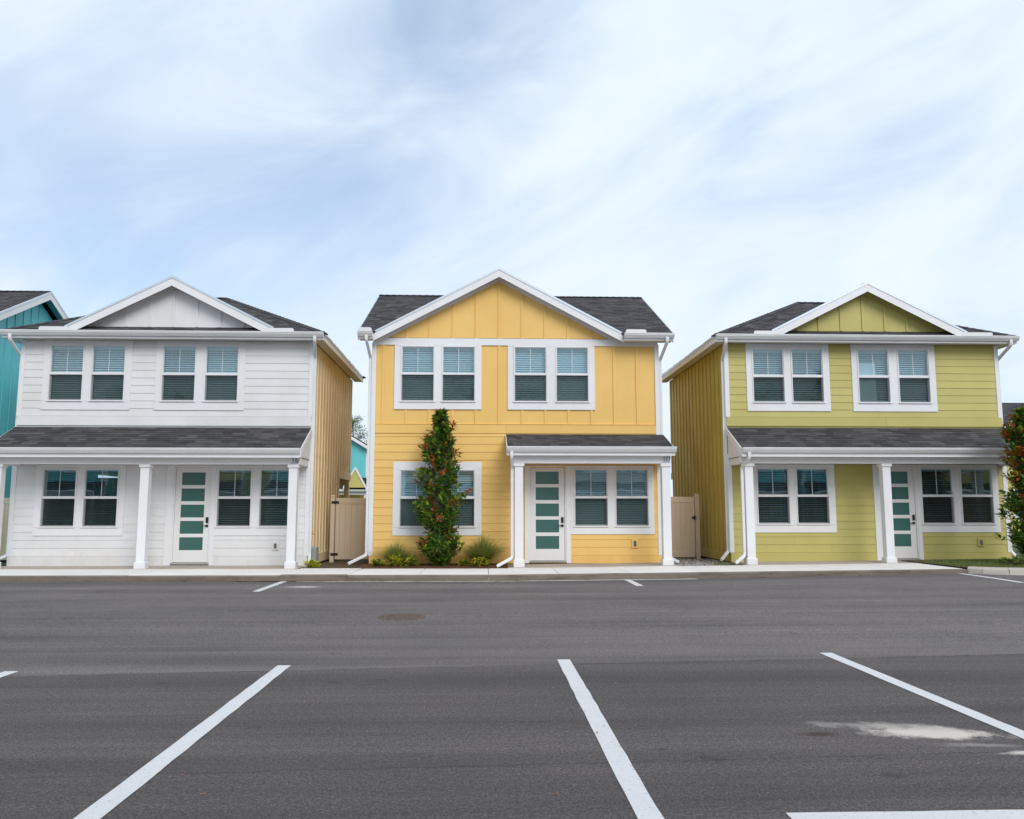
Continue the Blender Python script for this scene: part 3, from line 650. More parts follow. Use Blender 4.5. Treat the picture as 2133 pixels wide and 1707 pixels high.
# ------------------------------------------------------------------ house type A: hip roof, full-width porch, small front gable
def house_a(label, X0, Y0, dz, siding, gable_mat, side_l, side_r, num, tilt_up, tilt_low, seed, clad_l, clad_r, porch_spout):
    r_ = random.Random(seed); W, D, DL = 7.40, 6.5, (4.35 if num else 6.2); Z0 = .14; ZT = 5.88
    root = thing('row_house', label, 'house', (X0, Y0, dz), 'row houses facing the car park')
    # openings
    up = [(.76, 1.545), (1.81, 2.595), (3.60, 4.385), (4.69, 5.475)]; lo = [(.77, 1.555), (1.81, 2.60), (5.13, 5.925), (6.19, 6.98)]
    holes = []; ou, ol = [], []
    for i, (a, c) in enumerate(up): ou.append(window(root, a, c, 4.33, 4.96, 5.035, 5.70, tilt_up, r_, 1.0, .62 if (seed == 33 and i == 2) else None))
    for i, (a, c) in enumerate(lo): ol.append(window(root, a, c, 1.14, 1.80, 1.87, 2.53, tilt_low, r_))
    dr = door(root, 4.045, 4.925, .225, 2.60, [(2.155, 2.475), (1.747, 2.067), (1.339, 1.659), (.931, 1.251), (.523, .843)], 4.19, 4.775, 4.865, -1)
    holes = ou + ol + [dr]
    wall_grid(0, W, Z0, ZT, 0, .12, holes).build('front_wall', [siding, 'interior'], root)
    # shell: side, rear walls, floors
    b = MB(); b.box(0, .12, .1205, D, 2.6, ZT); b.box(0, .12, .1205, DL, Z0, 2.5995); b.build('side_wall', [side_l], root)
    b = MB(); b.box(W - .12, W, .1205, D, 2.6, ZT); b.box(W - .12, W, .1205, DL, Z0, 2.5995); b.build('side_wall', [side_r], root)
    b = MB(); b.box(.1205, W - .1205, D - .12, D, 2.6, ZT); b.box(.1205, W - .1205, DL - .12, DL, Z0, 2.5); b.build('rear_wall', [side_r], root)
    b = MB(); b.box(.1205, W - .1205, .1205, D - .121, 2.66, 2.90); b.box(.1205, W - .1205, .1205, D - .121, ZT - .1, ZT); b.box(.1205, W - .1205, .1205, DL - .121, Z0, Z0 + .05); b.build('floor_slab', 'interior', root)
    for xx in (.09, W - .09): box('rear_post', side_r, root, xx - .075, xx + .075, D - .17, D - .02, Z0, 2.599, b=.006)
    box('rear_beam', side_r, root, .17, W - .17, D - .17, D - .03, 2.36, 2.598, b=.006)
    # trim
    cas = [(.56, 2.795, 4.06, ZT), (3.40, 5.675, 4.06, ZT), (.57, 2.80, .885, 2.72)]
    casing(root, .56, 2.795, 4.06, ZT - .014, ou[:2]); casing(root, 3.40, 5.675, 4.06, ZT - .014, ou[2:]); casing(root, .57, 2.80, .885, 2.655, ol[:2])
    casing(root, dr[1] + .105, 7.165, .885, 2.655, ol[2:])
    box('casing_board', 'white_trim', root, 3.83, dr[0] - .0005, -.034, -.001, Z0 + .004, 2.655, b=.003); box('casing_board', 'white_trim', root, dr[1] + .0005, dr[1] + .1045, -.034, -.001, Z0 + .004, 2.655, b=.003); box('casing_board', 'white_trim', root, dr[0], dr[1], -.034, -.001, dr[3] + .0005, 2.655, b=.003)
    for x0, x1 in ((-.026, .09), (W - .09, W + .026)):
        for z0, z1 in ((.375, 2.9), (3.90, ZT - .016)):
            box('corner_board', 'white_trim', root, x0, x1, -.030, -.001, z0, z1, b=.004)
    for xx in ((-.026, -.001), (W + .001, W + .026)): box('corner_board', 'white_trim', root, *xx, 0, .09, .375, ZT - .016, b=.004)
    bl_low = [(.57, 2.80, .885, 2.72), (3.83, dr[1] + .105, 0, 2.72), (dr[1] + .104, 7.165, .885, 2.72)]
    box('base_band', siding, root, -.001, 3.829, -.030, -.001, Z0, .372, b=.003); box('base_band', siding, root, dr[1] + .105, W + .001, -.030, -.001, Z0, .372, b=.003)
    lap_siding(root, siding, .0905, W - .0905, .374, 2.66, .2005, bl_low)
    box('band_board', siding, root, -.001, W * .575, -.030, -.001, 3.66, 3.90, b=.003); box('band_board', siding, root, W * .575 + .003, W + .001, -.030, -.001, 3.66, 3.90, b=.003)
    lap_siding(root, siding, .0905, W - .0905, 3.903, ZT - .015, .198, [(.56, 2.795, 4.06, ZT), (3.40, 5.675, 4.06, ZT)])
    if clad_l: side_cladding(root, side_l, 0, .095, D, Z0, ZT - .02, -1, lower_y1=DL)
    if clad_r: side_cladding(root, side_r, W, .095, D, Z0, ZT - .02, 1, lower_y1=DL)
    outlet(root, siding, 6.52, 6.69, .52, .735)
    # porch
    yb, xl, xr = -.98, .0, W
    for cx in (.20, 3.68, 7.22): column(root, cx, yb, .10, 2.62)
    box('porch_beam', 'white_trim', root, .02, W - .02, yb - .10, yb + .10, 2.6205, 2.80, b=.006)
    for a, c in ((.03, .20), (W - .20, W - .03)): box('porch_beam', 'white_trim', root, a, c, yb + .1005, -.035, 2.6205, 2.79, b=.005)
    box('porch_ceiling', 'soffit_vinyl', root, .2, W - .2, yb + .1005, -.0365, 2.672, 2.69, b=.002)
    zr0, zr1, ye = 2.975, 3.63, -1.29
    sl = (zr1 - zr0) / (-ye)
    pr = deck(root, 'porch_roof', [[(-.012, ye, zr0), (W + .012, ye, zr0), (W + .012, -.031, zr1 - sl * .031), (-.012, -.031, zr1 - sl * .031)]], .035)
    V = math.hypot(ye + .032, (zr1 - zr0)) ; shingle_objects(pr, (-.02, ye - .02, zr0 - .005), (1, 0, 0), (0, 1, sl), W + .04, V + .0, .132, 292, seed)
    b = MB(); b.bbox(-.012, W + .012, ye - .02, ye + .003, 2.77, zr0 - .037, .004); b.build('fascia', 'white_trim', root)
    box('porch_soffit', 'soffit_vinyl', root, -.01, W + .01, ye + .0035, yb - .1005, 2.785, 2.797, b=.002)
    for sg, xx in ((-1, -.014), (1, W + .014)):
        a, c = (xx - .026, xx) if sg < 0 else (xx, xx + .026)
        MB().prism([(ye - .02, zr0 - .002), (-.032, zr1 - .01), (-.032, zr1 - .17), (ye - .02, zr0 - .19)], lambda p, t: (t, p[0], p[1]), a, c).build('rake_board', 'white_trim', root)
        a, c = (.004, .028) if sg < 0 else (W - .028, W - .004)
        MB().prism([(yb - .10, 2.801), (yb - .10, zr0 - .04 + sl * .2), (-.033, zr1 - .06), (-.033, 2.801)], lambda p, t: (t, p[0], p[1]), a, c).build('cheek_panel', 'white_panel', root)
    gp = gutter(root, -.03, W + .03, ye - .021, 2.995)
    if num: number(root, num, 7.165, yb - .1005, 2.65)
    # eaves, roof
    ex0, ex1, ey0, ey1, ez, s = -.30, W + .30, -.37, 6.8, 6.04, .5
    b = MB(); b.box(ex0, ex1, ey0, -.0305, 5.872, 5.882); b.build('soffit', 'soffit_vinyl', root)
    for a, c in ((ex0, -.03), (W + .03, ex1)): MB().box(a, c, -.0303, ey1, 5.872, 5.882).build('soffit', 'soffit_vinyl', root)
    box('fascia', 'white_trim', root, ex0, ex1, ey0 - .022, ey0, 5.845, 6.02, b=.004)
    for a, c in ((ex0 - .022, ex0), (ex1, ex1 + .022)): box('fascia', 'white_trim', root, a, c, ey0 - .022, ey1, 5.846, 6.021, b=.004)
    for a, c in ((ex0 - .034, ex0 - .0225), (ex1 + .0225, ex1 + .034)): MB().box(a, c, ey0 - .03, ey1, 5.985, 6.045).build('drip_edge', 'drip_metal', root)
    h = (ey1 - ey0) / 2; ry = ey0 + h; rz = ez + s * h; ra, rb = ex0 + h, ex1 - h; k = math.sqrt(1 + s * s)
    ex0 -= .03; ex1 += .03; ez_ = ez - .0
    rf = deck(root, 'roof', [[(ex0, ey0, ez), (ex1, ey0, ez), (rb, ry, rz), (ra, ry, rz)], [(ex1, ey0, ez), (ex1, ey1, ez), (rb, ry, rz)], [(ex1, ey1, ez), (ex0, ey1, ez), (ra, ry, rz), (rb, ry, rz)], [(ex0, ey1, ez), (ex0, ey0, ez), (ra, ry, rz)]], .03)
    shingle_field(rf, (ex0, ey0, ez), (1, 0, 0), (0, 1, s), [(0, 0), (ex1 - ex0, 0), (rb - ex0, h * k), (ra - ex0, h * k)], seed=seed + 1)
    sr = (rz - ez) / (ex1 - rb); kr = math.sqrt(1 + sr * sr)
    shingle_field(rf, (ex1, ey0, ez), (0, 1, 0), (-1, 0, sr), [(0, 0), (2 * h, 0), (h, (ex1 - rb) * kr)], seed=seed + 2)
    shingle_field(rf, (ex0, ey1, ez), (0, -1, 0), (1, 0, sr), [(0, 0), (2 * h, 0), (h, (ra - ex0) * kr)], seed=seed + 3)
    for A, B in (((ex0, ey0, ez), (ra, ry, rz)), ((ex1, ey0, ez), (rb, ry, rz)), ((ex1, ey1, ez), (rb, ry, rz)), ((ra, ry, rz), (rb, ry, rz))): ridge_caps(rf, A, B, seed)
    gt = gutter(root, -.33, W + .335, ey0 - .0225, 6.03)
    guard(gt, .64, 1.44, ey0 - .0225, 6.03); guard(gt, 6.19, 7.00, ey0 - .0225, 6.03)
    # front gable
    cx, hw, zc, ze, yr = 3.81, 2.62, 7.50, 6.175, -.30
    gs = (zc - ze) / hw; yb2 = ey0 + (zc - ez) / s
    gr = deck(root, 'gable_roof', [[(cx, yr, zc), (cx + hw, yr, ze), (cx + hw, -.03, ze), (cx, yb2, zc)], [(cx, yr, zc), (cx, yb2, zc), (cx - hw, -.03, ze), (cx - hw, yr, ze)]], .03)
    gk = math.sqrt(1 + gs * gs)
    for sg in (1, -1):
        shingle_field(gr, (cx + sg * hw, yr, ze), (0, 1, 0), (-sg, 0, gs), [(0, 0), (.27, 0), (yb2 - yr, hw * gk), (0, hw * gk)], seed=seed + 5 + sg)
    ridge_caps(gr, (cx, yr + .06, zc - .018), (cx, yb2, zc - .018), seed, .11)
    rake_boards(root, cx, hw, zc, ze, yr); rake_soffit(root, cx, hw - .12, zc, zc - gs * (hw - .12), yr + .001, -.026, .06)
    tz = 6.20; MB().prism([(cx - (zc - .035 - tz) / gs, tz), (cx + (zc - .035 - tz) / gs, tz), (cx, zc - .035)], lambda p, t: (p[0], t, p[1]), 0, .06).build('gable_wall', gable_mat, root)
    for sg in (-1, 1):
        hh = (zc - .08 - tz - .03) / gs
        MB().prism([(0.0005, zc - .08), (hh, zc - .08 - gs * hh), (hh - .30, zc - .08 - gs * hh), (0.0005, zc - .25)], lambda p, t: (cx + sg * p[0], t, p[1]), -.022, -.001).build('gable_trim', gable_mat, root)
    for q in range(-3, 4):
        xx = cx - .03 + q * .6; zt = zc - .255 - gs * (abs(xx - cx) + .025)
        if zt > tz + .08: box('batten', gable_mat, root, xx - .03, xx + .03, -.024, -.001, tz + .03, zt, b=.003)
    # downspouts
    yg = ey0 - .085
    downspout(root, smooth_path([(W + .12, yg, 5.93), (W + .12, yg, 5.80), (W + .045, .075, 5.47), (W + .045, .075, .40), (W + .09, -.18, .19)]), [(W + .045, .075, 5.2), (W + .045, .075, 2.5), (W + .045, .075, .62)])
    downspout(root, smooth_path([(-.09, yg, 5.93), (-.09, yg, 5.80), (-.045, .075, 5.42), (-.045, .075, .40), (-.34, -.30, .20)]), [(-.045, .075, 5.2), (-.045, .075, 2.5), (-.045, .075, .62)])
    if porch_spout: downspout(root, smooth_path([(.13, ye - .08, 2.88), (.13, ye - .08, 2.74), (.045, yb - .03, 2.52), (.045, yb - .03, .36), (-.25, yb - .22, .17)]), [(.045, yb - .03, 2.2), (.045, yb - .03, .55)])
    return root

# ------------------------------------------------------------------ house type B: side-gabled roof, wide front gable, short porch
def house_b(label, X0, Y0, dz, siding, panel, num, seed, front=True, clad=()):
    r_ = random.Random(seed); W, D = 7.45, 7.5; Z0 = .18; ZT = 6.0
    root = thing('row_house', label, 'house', (X0, Y0, dz), 'row houses facing the car park')
    ou, ol, holes = [], [], []
    if front:
        tl = rad(58)
        for a, c in ((.765, 1.56), (1.825, 2.62), (3.70, 4.49), (4.795, 5.585)): ou.append(window(root, a, c, 4.355, 5.01, 5.075, 5.735, tl, r_))
        for a, c in ((.785, 1.575), (1.835, 2.63)): ol.append(window(root, a, c, 1.135, 1.80, 1.875, 2.515, tl, r_))
        for a, c in ((5.25, 6.05), (6.31, 7.10)): ol.append(window(root, a, c, 1.15, 1.815, 1.885, 2.55, tl, r_))
        dr = door(root, 4.09, 4.97, .25, 2.63, [(2.19, 2.51), (1.78, 2.105), (1.365, 1.69), (.955, 1.28), (.54, .865)], 4.225, 4.82, 4.905, -1)
        holes = ou + ol + [dr]
    wall_grid(0, W, Z0, ZT, 0, .12, holes).build('front_wall', [panel, 'interior'], root)
    zr = lambda y: 6.02 + .487 * (3.75 - abs(y - 3.75))
    for x0, x1 in ((0, .12), (W - .12, W)):
        MB().prism([(.1205, Z0), (D, Z0), (D, zr(7.5)), (3.75, zr(3.75)), (.1205, zr(.12))], lambda p, t: (t, p[0], p[1]), x0, x1).build('side_wall', panel, root)
    MB().box(.1205, W - .1205, D - .12, D - .001, Z0, ZT).build('rear_wall', panel, root)
    b = MB(); b.box(.1205, W - .1205, .1205, D - .121, 2.75, 2.95); b.box(.1205, W - .1205, .1205, D - .121, 5.9, 5.99); b.box(.1205, W - .1205, .1205, D - .121, Z0, Z0 + .05); b.build('floor_slab', 'interior', root)
    ex0, ex1, ey0, ry, ez, rz = -.33, W + .33, -.40, 3.75, 6.065, 8.105; s = (rz - ez) / (ry - ey0); k = math.sqrt(1 + s * s)
    ey1 = 2 * ry - ey0
    gl, gr_, gcx, gyb = .03, 6.51, 3.27, ey0 + (7.80 - ez) / s      # the front gable takes this bite out of the front slope
    rp = lambda y: (y - ey0) * s + ez
    rf = deck(root, 'roof', [[(ex0, ey0, ez), (gl, ey0, ez), (gcx, gyb, rp(gyb)), (gcx, ry, rz), (ex0, ry, rz)], [(gr_, ey0, ez), (ex1, ey0, ez), (ex1, ry, rz), (gcx, ry, rz), (gcx, gyb, rp(gyb))], [(ex1, ey1, ez), (ex0, ey1, ez), (ex0, ry, rz), (ex1, ry, rz)]], .03)
    for q, pl in enumerate(([(ex0 - .01, ey0), (gl, ey0), (gcx, gyb), (gcx, ry), (ex0 - .01, ry)], [(gr_, ey0), (ex1 + .01, ey0), (ex1 + .01, ry), (gcx, ry), (gcx, gyb)])):
        shingle_field(rf, (0, ey0, ez), (1, 0, 0), (0, 1, s), [(a, (c - ey0) * k) for a, c in pl], seed=seed + 1 + q)
    ridge_caps(rf, (ex0 - .01, ry, rz), (ex1 + .01, ry, rz), seed)
    for sg, xx in ((-1, ex0), (1, ex1)):
        a, c = (xx - .022, xx) if sg < 0 else (xx, xx + .022); f = lambda p, t: (t, p[0], p[1])
        MB().prism([(ey0, ez - .045), (ry, rz - .045), (ey1, ez - .045), (ey1, ez - .24), (ry, rz - .24), (ey0, ez - .24)], f, a, c).build('rake_board', 'white_trim', root)
        a, c = (xx - .034, xx - .004) if sg < 0 else (xx + .004, xx + .034)
        MB().prism([(ey0 - .01, ez + .01), (ry, rz + .012), (ey1, ez + .01), (ey1, ez - .0445), (ry, rz - .0445), (ey0 - .01, ez - .0445)], f, a, c).build('drip_edge', 'drip_metal', root)
        xa, xc = (xx + .001, -.034) if sg < 0 else (W + .034, xx - .001)
        n = 26
        for q in range(n):
            y0_, y1_ = ey0 + (ry - ey0) * q / n + .005, ey0 + (ry - ey0) * (q + 1) / n - .005; z0_, z1_ = ez + s * (y0_ - ey0) - .07, ez + s * (y1_ - ey0) - .07
            m = MB(); m.hexa([(xa, y0_, z0_ - .012), (xc, y0_, z0_ - .012), (xc, y1_, z1_ - .012), (xa, y1_, z1_ - .012), (xa, y0_, z0_), (xc, y0_, z0_), (xc, y1_, z1_), (xa, y1_, z1_)]); m.fix = True; m.build('soffit_panel', 'soffit_vinyl' if front else panel, root)
            if not front and sg > 0:
                m = MB(); yy0, yy1 = 2 * ry - y0_, 2 * ry - y1_; m.hexa([(xa, yy1, z1_ - .012), (xc, yy1, z1_ - .012), (xc, yy0, z0_ - .012), (xa, yy0, z0_ - .012), (xa, yy1, z1_), (xc, yy1, z1_), (xc, yy0, z0_), (xa, yy0, z0_)]); m.fix = True; m.build('soffit_panel', panel, root)
    for xx, sg in clad: side_cladding(root, panel, xx, .03, D, Z0, lambda y: zr(y) - .03, sg)
    for x0, x1 in ((-.028, .085), (W - .085, W + .028)): box('corner_board', 'white_trim', root, x0, x1, -.032, -.001, .375, 5.86, b=.004)
    # front gable
    cx, hw, zc, ze, yr = 3.27, 3.24, 7.80, 6.08, -.30
    gs = (zc - ze) / hw; gk = math.sqrt(1 + gs * gs); yb2 = ey0 + (zc - ez) / s
    gr = deck(root, 'gable_roof', [[(cx, yr, zc), (cx + hw, yr, ze), (cx + hw, yr + .05, ze), (cx, yb2, zc)], [(cx, yr, zc), (cx, yb2, zc), (cx - hw, yr + .05, ze), (cx - hw, yr, ze)]], .03)
    for sg in (1, -1): shingle_field(gr, (cx + sg * hw, yr, ze), (0, 1, 0), (-sg, 0, gs), [(0, 0), (.05, 0), (yb2 - yr, hw * gk), (0, hw * gk)], seed=seed + 5 + sg)
    ridge_caps(gr, (cx, yr + .06, zc - .018), (cx, yb2, zc - .018), seed, .11)
    rake_boards(root, cx, hw, zc, ze, yr, .185); rake_soffit(root, cx, hw, zc, ze, yr + .001, -.028, .06)
    tz = 5.985; MB().prism([(cx - (zc - .035 - tz) / gs, tz), (cx + (zc - .035 - tz) / gs, tz), (cx, zc - .035)], lambda p, t: (p[0], t, p[1]), .0, .06).build('gable_wall', panel, root)
    for sg in (-1, 1):
        hh = (zc - .08 - tz) / gs
        MB().prism([(0.0005, zc - .08), (hh, zc - .08 - gs * hh), (hh - .36, zc - .08 - gs * hh), (0.0005, zc - .27)], lambda p, t: (cx + sg * p[0], t, p[1]), -.026, -.001).build('gable_trim', 'white_trim', root)
    box('frieze_board', 'white_trim', root, -.001, W * .52, -.031, -.001, 5.80, 5.984, b=.003); box('frieze_board', 'white_trim', root, W * .52 + .002, W + .001, -.031, -.001, 5.80, 5.984, b=.003)
    for i in range(12):
        xx = .27 + i * .602; zt = zc - .275 - gs * (abs(xx - cx) + .03)
        if zt > tz + .05: box('batten', panel, root, xx - .032, xx + .032, -.022, -.001, tz + .001, zt, b=.003)
        if not front: continue
        zb = 3.735
        inside = (.56 - .03 < xx < 2.82 + .03) or (3.50 - .03 < xx < 5.78 + .03)
        box('batten', panel, root, xx - .032, xx + .032, -.022, -.001, zb, 4.108 if inside else 5.799, b=.003)
    # eave returns, gutters
    for x0, x1 in ((ex0, cx - hw - .001), (cx + hw + .001, ex1)):
        box('fascia', 'white_trim', root, x0, x1, ey0 - .02, ey0, 5.88, 6.045, b=.004); MB().box(x0, x1, ey0, -.033, 5.90, 5.912).build('soffit', 'soffit_vinyl', root)
    g1 = gutter(root, -.345, .035, ey0 - .0205, 6.06); guard(g1, -.29, .02, ey0 - .0205, 6.06)
    g2 = gutter(root, 6.50, W + .345, ey0 - .0205, 6.06); guard(g2, 6.53, 7.06, ey0 - .0205, 6.06)
    yg = ey0 - .083
    downspout(root, smooth_path([(-.12, yg, 5.96), (-.12, yg, 5.84), (-.068, .02, 5.47), (-.068, .02, .40), (-.47, -.34, .20)]), [(-.068, .02, 5.2), (-.068, .02, 2.4), (-.068, .02, .65)])
    downspout(root, smooth_path([(W + .16, yg, 5.96), (W + .16, yg, 5.84), (W + .07, .03, 5.45), (W + .07, .03, .40), (W + .38, -.26, .21)]), [(W + .07, .03, 2.4)])
    if not front: return root
    casing(root, .56, 2.82, 4.11, 5.799, ou[:2]); casing(root, 3.50, 5.78, 4.11, 5.799, ou[2:]); casing(root, .575, 2.83, .88, 2.755, ol[:2]); casing(root, dr[1] + .115, 7.275, .91, 2.665, ol[2:])
    box('casing_board', 'white_trim', root, 3.94, dr[0] - .0005, -.034, -.001, Z0 + .004, 2.665, b=.003); box('casing_board', 'white_trim', root, dr[1] + .0005, dr[1] + .1145, -.034, -.001, Z0 + .004, 2.665, b=.003); box('casing_board', 'white_trim', root, dr[0], dr[1], -.034, -.001, dr[3] + .0005, 2.665, b=.003)
    box('band_board', siding, root, .0855, 3.46, -.030, -.001, 3.49, 3.722, b=.003); box('band_board', siding, root, 3.463, W - .0855, -.030, -.001, 3.49, 3.722, b=.003)
    box('band_cap', siding, root, .0855, W - .0855, -.042, -.001, 3.7225, 3.734, b=.003)
    lap_siding(root, siding, .0855, W - .0855, .373, 3.488, .2025, [(.575, 2.83, .88, 2.755), (3.94, dr[1] + .115, 0, 2.70), (dr[1] + .114, 7.275, .91, 2.70)])
    box('base_band', siding, root, -.001, 3.939, -.030, -.001, Z0, .371, b=.003); box('base_band', siding, root, dr[1] + .115, W + .001, -.030, -.001, Z0, .371, b=.003)
    outlet(root, siding, 6.67, 6.85, .56, .79)
    # porch
    yb = -1.0; x0, x1 = 3.47, 7.535
    for cx in (3.745, 7.365): column(root, cx, yb, .145, 2.66)
    box('porch_beam', 'white_trim', root, 3.625, 7.485, yb - .105, yb + .105, 2.6605, 2.86, b=.006)
    for a, c in ((3.63, 3.80), (7.31, 7.48)): box('porch_beam', siding, root, a, c, yb + .1055, -.036, 2.6605, 2.85, b=.005)
    box('porch_ceiling', siding, root, 3.8005, 7.3095, yb + .1055, -.0365, 2.70, 2.715, b=.002)
    zr0, zr1, ye = 3.035, 3.475, -1.27; sl = (zr1 - zr0) / -ye
    pr = deck(root, 'porch_roof', [[(x0, ye, zr0), (x1, ye, zr0), (x1, -.031, zr1 - sl * .031), (x0, -.031, zr1 - sl * .031)]], .035)
    shingle_objects(pr, (x0 - .01, ye - .02, zr0 - .005), (1, 0, 0), (0, 1, sl), x1 - x0 + .02, math.hypot(ye + .032, zr1 - zr0), .132, 170, seed)
    box('fascia', 'white_trim', root, x0, x1, ye - .02, ye + .002, 2.84, zr0 - .037, b=.004)
    box('porch_soffit', 'soffit_vinyl', root, x0 + .01, x1 - .01, ye + .003, yb - .106, 2.852, 2.864, b=.002)
    for sg, xx in ((-1, x0 - .002), (1, x1 + .002)):
        a, c = (xx - .024, xx) if sg < 0 else (xx, xx + .024)
        MB().prism([(ye - .02, zr0 - .002), (-.045, zr1 - .02), (-.045, zr1 - .18), (ye - .02, zr0 - .19)], lambda p, t: (t, p[0], p[1]), a, c).build('rake_board', 'white_trim', root)
        a, c = (3.64, 3.66) if sg < 0 else (7.45, 7.47)
        MB().prism([(yb - .10, 2.861), (yb - .10, zr0 + .02), (-.033, zr1 - .06), (-.033, 2.861)], lambda p, t: (t, p[0], p[1]), a, c).build('cheek_panel', siding, root)
    gutter(root, x0 - .02, x1 + .045, ye - .0205, 3.055)
    downspout(root, smooth_path([(3.56, ye - .083, 2.94), (3.56, ye - .083, 2.80), (3.585, yb - .02, 2.56), (3.585, yb - .02, .38), (3.21, yb - .20, .185)]), [(3.585, yb - .02, 2.25), (3.585, yb - .02, .62)])
    number(root, num, 7.275, yb - .1055, 2.695)
    return root

white = house_a('white two-storey house with dark hip roof and number 336 on its porch beam', -11.81, 21.40, 0, 'white_siding', 'white_panel', 'white_panel', 'cream_bounce_panel', '336', rad(38), rad(12), 11, False, True, False)
green = house_a('olive green two-storey house with white trim and full-width porch', 6.42, 21.55, .06, 'green_siding', 'green_gable', 'green_shade_panel', 'green_shade_panel', None, rad(38), rad(12), 33, True, False, True)
yellow = house_b('yellow two-storey house with wide front gable and number 332 on its porch', -2.86, 21.40, 0, 'yellow_siding', 'yellow_panel', '332', 55)
teal = house_b('teal house cut off by the left edge of the picture beside the white house', -20.95, 21.40, .02, 'teal_siding', 'teal_panel', None, 77, False, [(7.45, 1)])
# fittings on the white house's side wall
b = MB(); b.tube([(7.43, .16, .93), (7.50, .16, .93), (7.53, .16, .90)], .014, 8); b.tube([(7.47, .16, .93), (7.47, .16, .99)], .008, 6); b.bbox(7.445, 7.495, .13, .19, .985, .995, .003); b.build('hose_bib', 'brass', white)
box('utility_box', 'utility_grey', white, 7.435, 7.56, .34, .66, .22, .58, b=.012)
# porch slabs
for nm, x0, x1 in (('a', -11.85, -4.38), ('b', .62, 4.72), ('c', 6.4, 13.9)):
    m = .5 * (x0 + x1); n = 3 if nm != 'b' else 2
    ps = link('porch_slab', None, None, 'structure')
    for q in range(n): slab('paving_slab', 'porch_concrete', ps, x0 + (x1 - x0) * q / n + .003, x0 + (x1 - x0) * (q + 1) / n - .003, 20.125, 21.56 if nm == 'c' else 21.42, lambda x: walk_z(x) + {'a': -.006, 'b': .012, 'c': -.008}[nm], .12)

# ------------------------------------------------------------------ gates between the houses
def gate(label, x0, x1, y, z0, z1, post_x, latch, hinge):
    g_ = thing('fence_gate', label, 'gate', ((x0 + x1) / 2, y, z0), 'vinyl gates between the houses'); ox = (x0 + x1) / 2; h = z1 - z0
    a, c = x0 - ox, x1 - ox
    box('top_rail', 'tan_vinyl', g_, a, c, -.025, .025, h - .16, h, b=.006); box('bottom_rail', 'tan_vinyl', g_, a, c, -.025, .025, .03, .19, b=.006)
    for u0, u1 in ((a, a + .11), (c - .11, c)): box('stile', 'tan_vinyl', g_, u0, u1, -.0245, .0245, .1905, h - .1605, b=.006)
    n = max(3, int((c - a - .22) / .14)); wd = (c - a - .22) / n
    for k in range(n): box('plank', 'tan_vinyl', g_, a + .11 + k * wd + .001, a + .11 + (k + 1) * wd - .001, -.012, .010, .191, h - .161, b=.005)
    for zz_ in (.1905, h - .175): MB().bbox(a + .112, c - .112, -.020, -.012, zz_, zz_ + .014, .003).build('bead', 'tan_vinyl', g_)
    p = box('gate_post', 'tan_vinyl', g_, post_x - ox - .058, post_x - ox + .058, -.058, .058, -.06, h + .03, b=.008)
    m = MB(); q = post_x - ox; zc_ = h + .031
    m.bbox(q - .066, q + .066, -.066, .066, zc_, zc_ + .022, .006); m.hexa([(q - .06, -.06, zc_ + .02), (q + .06, -.06, zc_ + .02), (q + .06, .06, zc_ + .02), (q - .06, .06, zc_ + .02), (q - .025, -.025, zc_ + .055), (q + .025, -.025, zc_ + .055), (q + .025, .025, zc_ + .055), (q - .025, .025, zc_ + .055)]); m.build('post_cap', 'tan_vinyl', p)
    sg = 1 if post_x < x0 else -1; ed = (x0 if sg > 0 else x1) - ox
    if hinge:
        for zz_ in (.17, h - .12):
            m = MB(); m.bbox(ed - .05 - .045 * sg - .02, ed - .002 - .0 * sg, -.072, -.056, zz_ - .035, zz_ + .035, .004) if sg > 0 else m.bbox(ed + .002, ed + .1, -.072, -.056, zz_ - .035, zz_ + .035, .004)
            m.bbox(ed, ed + sg * .085, -.036, -.024, zz_ - .035, zz_ + .035, .004) if sg > 0 else m.bbox(ed - .085, ed, -.036, -.024, zz_ - .035, zz_ + .035, .004)
            m.tube([(ed - .0 * sg, -.06, zz_ - .045), (ed, -.06, zz_ + .045)], .014, 8); m.build('hinge', 'black_metal', g_)
    if latch:
        m = MB(); zz_ = h * .66; m.bbox(ed - .075, ed - .008, -.05, -.024, zz_ - .03, zz_ + .03, .005)
        for dz_ in (-.05, 0, .05): m.bbox(ed - .01, ed + .05, -.085, -.07, zz_ + dz_ - .008, zz_ + dz_ + .008, .003)
        m.bbox(ed - .02, ed + .012, -.085, -.04, zz_ - .058, zz_ + .058, .004); m.build('latch', 'black_metal', g_)
    return g_
gate('tan vinyl gate with two black hinges between the white and yellow houses', -4.085, -2.90, 23.5, .14, 1.86, -4.17, False, True)
gate('tan vinyl gate with a black latch between the yellow and green houses', 4.62, 5.99, 23.5, .18, 1.90, 6.075, True, False)
gate('tan vinyl gate with black hinges in the gap left of the white house', -13.24, -11.84, 23.5, .14, 1.86, -13.33, False, True)

